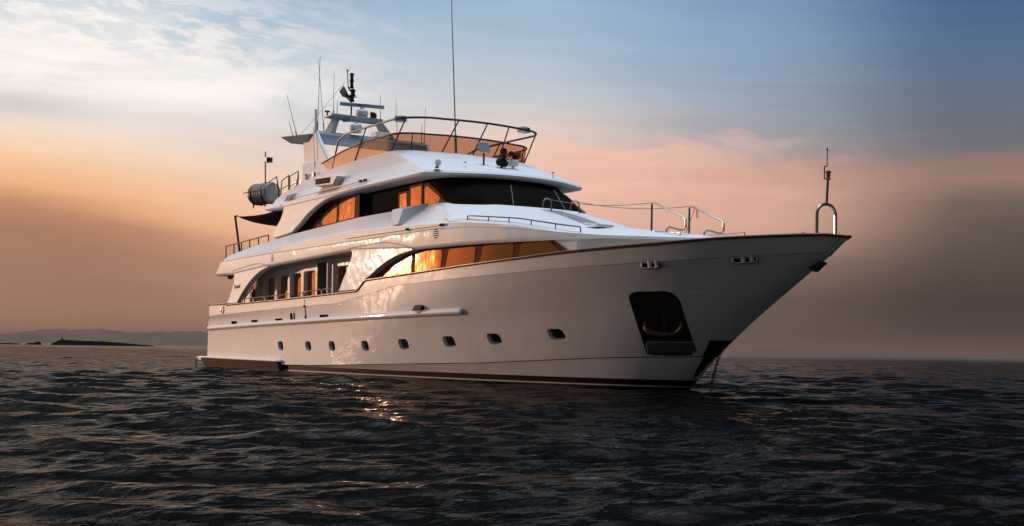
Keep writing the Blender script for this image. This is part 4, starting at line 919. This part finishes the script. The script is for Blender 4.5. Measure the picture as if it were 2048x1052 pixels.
for i in range(n):
    m_ = ch0 + dd * (i + .5) + V(-.05 * math.sin(math.pi * i / n), 0, 0); d_ = dd.normalized(); s1 = V(0, 1, 0) if i % 2 else d_.cross(V(0, 1, 0)); L_ = dd.length * .36
    tube(bm, [m_ + d_ * (L_ * math.cos(a) + (.022 if math.cos(a) > 0 else -.022)) + s1 * .036 * math.sin(a) for a in np.linspace(0, 2 * math.pi, 13)], .015, 5, cap=False)
chn = obj('anchor_chain', bm, CHAINM, None, 60); chn['label'] = 'dark anchor chain hanging from the stem down into the water'; chn['category'] = 'chain'
# ------------------------------------------------------------------ sea: one sheet to the horizon, real waves
rng = np.random.default_rng(11)
rad = []; d_ = 3.0
while d_ < 45000:
    rad.append(d_)
    if d_ < 7: st = .35
    elif d_ < 26: st = max(.045, .0042 * d_)
    elif d_ < 95: st = .11 + (d_ - 26) * .0028
    elif d_ < 520: st = .30 + (d_ - 95) * .0036
    else: st = d_ * .06
    d_ += st
rad = np.array([.0 + .5, 1.5] + rad)
dense = np.radians(np.arange(-27, 27.01, .058)); coarse = np.concatenate([np.radians(np.arange(28, 60, 1.)), np.radians(np.arange(60, 300, 3.)), np.radians(np.arange(300, 332.5, 1.))])
ang = np.concatenate([dense, coarse]); NA = len(ang); NRD = len(rad)
Fv, Rv = np.array(F)[:2], np.array(R)[:2]
RR, AA = np.meshgrid(rad, ang, indexing='ij')
X = EYE.x + RR * (np.cos(AA) * Fv[0] + np.sin(AA) * Rv[0]); Yy = EYE.y + RR * (np.cos(AA) * Fv[1] + np.sin(AA) * Rv[1])
Z = np.zeros_like(X); DX = np.zeros_like(X); DY = np.zeros_like(X)
dr = np.gradient(rad)[:, None]
wind = math.radians(150)
for k in range(120):
    lam = .22 * (11.0 / .22) ** (rng.random() ** 1.15); th = wind + rng.normal(0, .42); ph = rng.random() * 6.283
    amp = (.0043 + .0021 * min(max((lam - .4) / .5, 0), 1)) * lam ** .72 * (1.0 if lam < 1.0 else (1.0 / lam) ** .62)
    K_ = 2 * math.pi / lam; kx, ky = K_ * math.cos(th), K_ * math.sin(th)
    att = np.clip((lam / (2.3 * dr) - 1.0) / 1.2, 0, 1)
    if att.max() <= 0: continue
    lim = int((att[:, 0] > 0).nonzero()[0].max()) + 1
    p = kx * X[:lim] + ky * Yy[:lim] + ph; a = amp * att[:lim]
    Z[:lim] += a * np.cos(p); sn = a * np.sin(p) * .85; DX[:lim] -= sn * math.cos(th); DY[:lim] -= sn * math.sin(th)
X += DX; Yy += DY
gust = 1 + .2 * np.sin(X * .19 + 1.3 + .6 * np.sin(Yy * .11)) * np.sin(Yy * .23 + .4) + .15 * np.sin(X * .061 - Yy * .047); Z *= gust
co = np.stack([X, Yy, Z], -1).reshape(-1, 3)
i, j = np.meshgrid(np.arange(NRD - 1), np.arange(NA), indexing='ij'); j2 = (j + 1) % NA
quads = np.stack([i * NA + j, i * NA + j2, (i + 1) * NA + j2, (i + 1) * NA + j], -1).reshape(-1, 4)
me = bpy.data.meshes.new('sea'); nq = len(quads); inner = list(range(NA))
me.vertices.add(len(co)); me.vertices.foreach_set('co', co.ravel().astype(np.float32))
me.loops.add(nq * 4); me.loops.foreach_set('vertex_index', quads.ravel().astype(np.int32))
me.polygons.add(nq); me.polygons.foreach_set('loop_start', np.arange(0, nq * 4, 4, dtype=np.int32)); me.polygons.foreach_set('use_smooth', np.ones(nq, dtype=bool))
me.update(calc_edges=True)
if me.polygons[len(me.polygons) // 2].normal.z < 0: me.flip_normals()
sea = bpy.data.objects.new('sea', me); COL.objects.link(sea); sea['kind'] = 'structure'
WM = bpy.data.materials.new('sea_water'); WM.use_nodes = True; t = WM.node_tree; t.nodes.clear()
gl = t.nodes.new('ShaderNodeBsdfGlossy'); gl.inputs['Color'].default_value = (1, .91, .83, 1); df = t.nodes.new('ShaderNodeBsdfDiffuse'); df.inputs[0].default_value = (.0016, .0018, .0018, 1)
fr = t.nodes.new('ShaderNodeFresnel'); fr.inputs[0].default_value = 1.333; ms = t.nodes.new('ShaderNodeMath'); ms.operation = 'MULTIPLY'; ms.inputs[1].default_value = .35
mx = t.nodes.new('ShaderNodeMixShader'); om = t.nodes.new('ShaderNodeOutputMaterial')
t.links.new(fr.outputs[0], ms.inputs[0]); t.links.new(ms.outputs[0], mx.inputs[0]); t.links.new(df.outputs[0], mx.inputs[1]); t.links.new(gl.outputs[0], mx.inputs[2]); t.links.new(mx.outputs[0], om.inputs[0])
tc = t.nodes.new('ShaderNodeTexCoord'); prev = None
for sc, st, di in ((.33, .6, .45), (2.6, .6, .05), (7, .7, .026), (18, .6, .012)):
    n = t.nodes.new('ShaderNodeTexNoise'); n.inputs['Scale'].default_value = sc; n.inputs['Detail'].default_value = 3; n.inputs['Distortion'].default_value = .4
    mp = t.nodes.new('ShaderNodeMapping'); mp.inputs['Rotation'].default_value = (0, 0, -wind); mp.inputs['Scale'].default_value = (1, .5, 1)
    t.links.new(tc.outputs['Object'], mp.inputs[0]); t.links.new(mp.outputs[0], n.inputs[0])
    bp = t.nodes.new('ShaderNodeBump'); bp.inputs['Strength'].default_value = st; bp.inputs['Distance'].default_value = di; t.links.new(n.outputs['Fac'], bp.inputs['Height'])
    if prev: t.links.new(prev.outputs[0], bp.inputs['Normal'])
    prev = bp
t.links.new(prev.outputs[0], gl.inputs['Normal']); t.links.new(prev.outputs[0], fr.inputs['Normal'])
# open water farther off is rougher than the lee of the yacht
ds = t.nodes.new('ShaderNodeVectorMath'); ds.operation = 'DISTANCE'; t.links.new(tc.outputs['Object'], ds.inputs[0]); ds.inputs[1].default_value = (38, -12, 0)
mr = t.nodes.new('ShaderNodeMapRange'); mr.interpolation_type = 'SMOOTHSTEP'
for i_, v_ in enumerate((40, 700, .06, .26)): mr.inputs[i_ + 1].default_value = v_
t.links.new(ds.outputs['Value'], mr.inputs[0]); t.links.new(mr.outputs[0], gl.inputs['Roughness'])
me.materials.append(WM)
# ------------------------------------------------------------------ far shore
HILL = mat('hazy_hillside', (.13, .10, .08), 1, spec=0, vary=(.004, .3, (1, 1, 1)))
def polar(azd, dist, z=0):
    a = math.radians(azd); p = EYE + (F * math.cos(a) + R * math.sin(a)) * dist; return V(p.x, p.y, z)
def hills(name, prof, dist, depth, seed, m):
    """ridge: prof = (azimuth in degrees, slope seen from the sea) -> a rounded range DEPTH deep"""
    r = random.Random(seed); bm = bmesh.new(); az = np.arange(prof[0][0], prof[-1][0] + .01, .12); rows = []
    ph = [r.random() * 6.28 for _ in range(5)]
    for a in az:
        h = interp(a, prof) * dist; h *= 1 + .05 * math.sin(a * 3.1 + ph[0]) + .03 * math.sin(a * 7.7 + ph[1]) + .015 * math.sin(a * 17 + ph[2]); row = []
        for k, (q, f) in enumerate(((-.5, -.05), (-.42, .15), (-.3, .45), (-.15, .8), (0, 1), (.2, .8), (.5, -.05))):
            row.append(polar(a, dist + depth * q + 60 * math.sin(a * 5 + k * 2 + ph[3]), h * f * (1 + .08 * math.sin(a * 11 + k * 1.7 + ph[4])) if 0 < k < 4 else h * f))
        rows.append(row)
    grid(bm, rows); o = obj(name, bm, m, None, 80); o['kind'] = 'structure'; return o
hills('hills', [(-24, .003), (-22.3, .0058), (-21.1, .0098), (-19.1, .0114), (-17.4, .0108), (-16.4, .0092), (-15.1, .0116), (-14, .0107), (-11, .009), (-8, .004)], 9000, 2500, 3, HILL)
hills('hills', [(-18, .001), (-16.8, .0036), (-15.5, .0070), (-14.3, .0055), (-12, .002)], 7000, 1200, 9, HILL)
hills('hills', [(7.5, .001), (9.7, .0018), (11.0, .0045), (11.9, .0052), (12.7, .0046), (14.05, .0078), (15.3, .0066), (16.2, .0045), (17.5, .003), (19.3, .0016), (22, .001)], 14000, 3000, 5, HILL)
# low dark islet with a beacon, and reefs
ROCK = mat('dark_rock', (.004, .003, .0025), 1, spec=0, vary=(.3, .5, (1, 1, 1)))
def islet(name, prof, dist, w, seed):
    r = random.Random(seed); bm = bmesh.new(); rows = []
    for a in np.linspace(prof[0][0], prof[-1][0], 70):
        h = max(interp(a, prof) * dist, .02) * (1 + r.uniform(-.05, .05)); rows.append([polar(a, dist + w * q, h * f * (1 + r.uniform(-.06, .06)) - .25) for q, f in ((-.5, 0), (-.42, .5), (-.25, .85), (0, 1), (.25, .8), (.5, 0))])
    grid(bm, rows); o = obj(name, bm, ROCK, None, 25); return o
isl = islet('rocky_islet', [(-20.32, .0002), (-20.2, .0014), (-20.05, .0030), (-19.85, .0043), (-19.7, .0042), (-19, .0038), (-18.25, .0037), (-17.6, .0030), (-17, .0022), (-16.3, .0013), (-16.0, .0009), (-15.95, .0002)], 900, 60, 2); isl['kind'] = 'structure'
bc = empty('stone_beacon', tuple(polar(-19.8, 900, 3.4)), 'tiny pointed beacon on the high end of the dark islet', 'beacon')
bm = bmesh.new(); p = polar(-19.8, 900, 3.2); lathe(bm, [(1.0, 0), (.9, .4), (.5, 1.0), (.36, 1.6), (.40, 1.7), (.26, 2.1), (.1, 2.8), (.02, 3.0)], p, seg=10); child(obj('tower', bm, ROCK, None, 40), bc)
for prof, lab in (([(-22.6, .0002), (-22.3, .0011), (-21.9, .0014), (-21.5, .0010), (-21.45, .0002)], 'low dark reef at the left edge of the sea'), ([(-21.35, .0002), (-21.2, .0013), (-20.95, .0017), (-20.75, .0030), (-20.68, .0026), (-20.6, .0003)], 'small dark rock with a peaked end left of the islet')):
    o = islet('sea_rock', prof, 850, 25, 5); o['label'] = lab; o['category'] = 'rock'; o['group'] = 'rocks left of the islet'
# ------------------------------------------------------------------ evening haze over the water
bm = bmesh.new(); bmesh.ops.create_cube(bm, size=1, matrix=Matrix.Translation((30, -10, 148.5)) @ Matrix.Diagonal((100000, 100000, 303, 1)))
me = bpy.data.meshes.new('haze'); bm.to_mesh(me); bm.free(); hz = bpy.data.objects.new('haze', me); COL.objects.link(hz); hz['kind'] = 'stuff'
HM = bpy.data.materials.new('haze_air'); HM.use_nodes = True; t = HM.node_tree; t.nodes.clear()
pv = t.nodes.new('ShaderNodeVolumePrincipled'); pv.inputs['Color'].default_value = (.33, .25, .205, 1); pv.inputs['Density'].default_value = 5.2e-5; pv.inputs['Anisotropy'].default_value = .3
o = t.nodes.new('ShaderNodeOutputMaterial'); t.links.new(pv.outputs[0], o.inputs['Volume']); me.materials.append(HM)
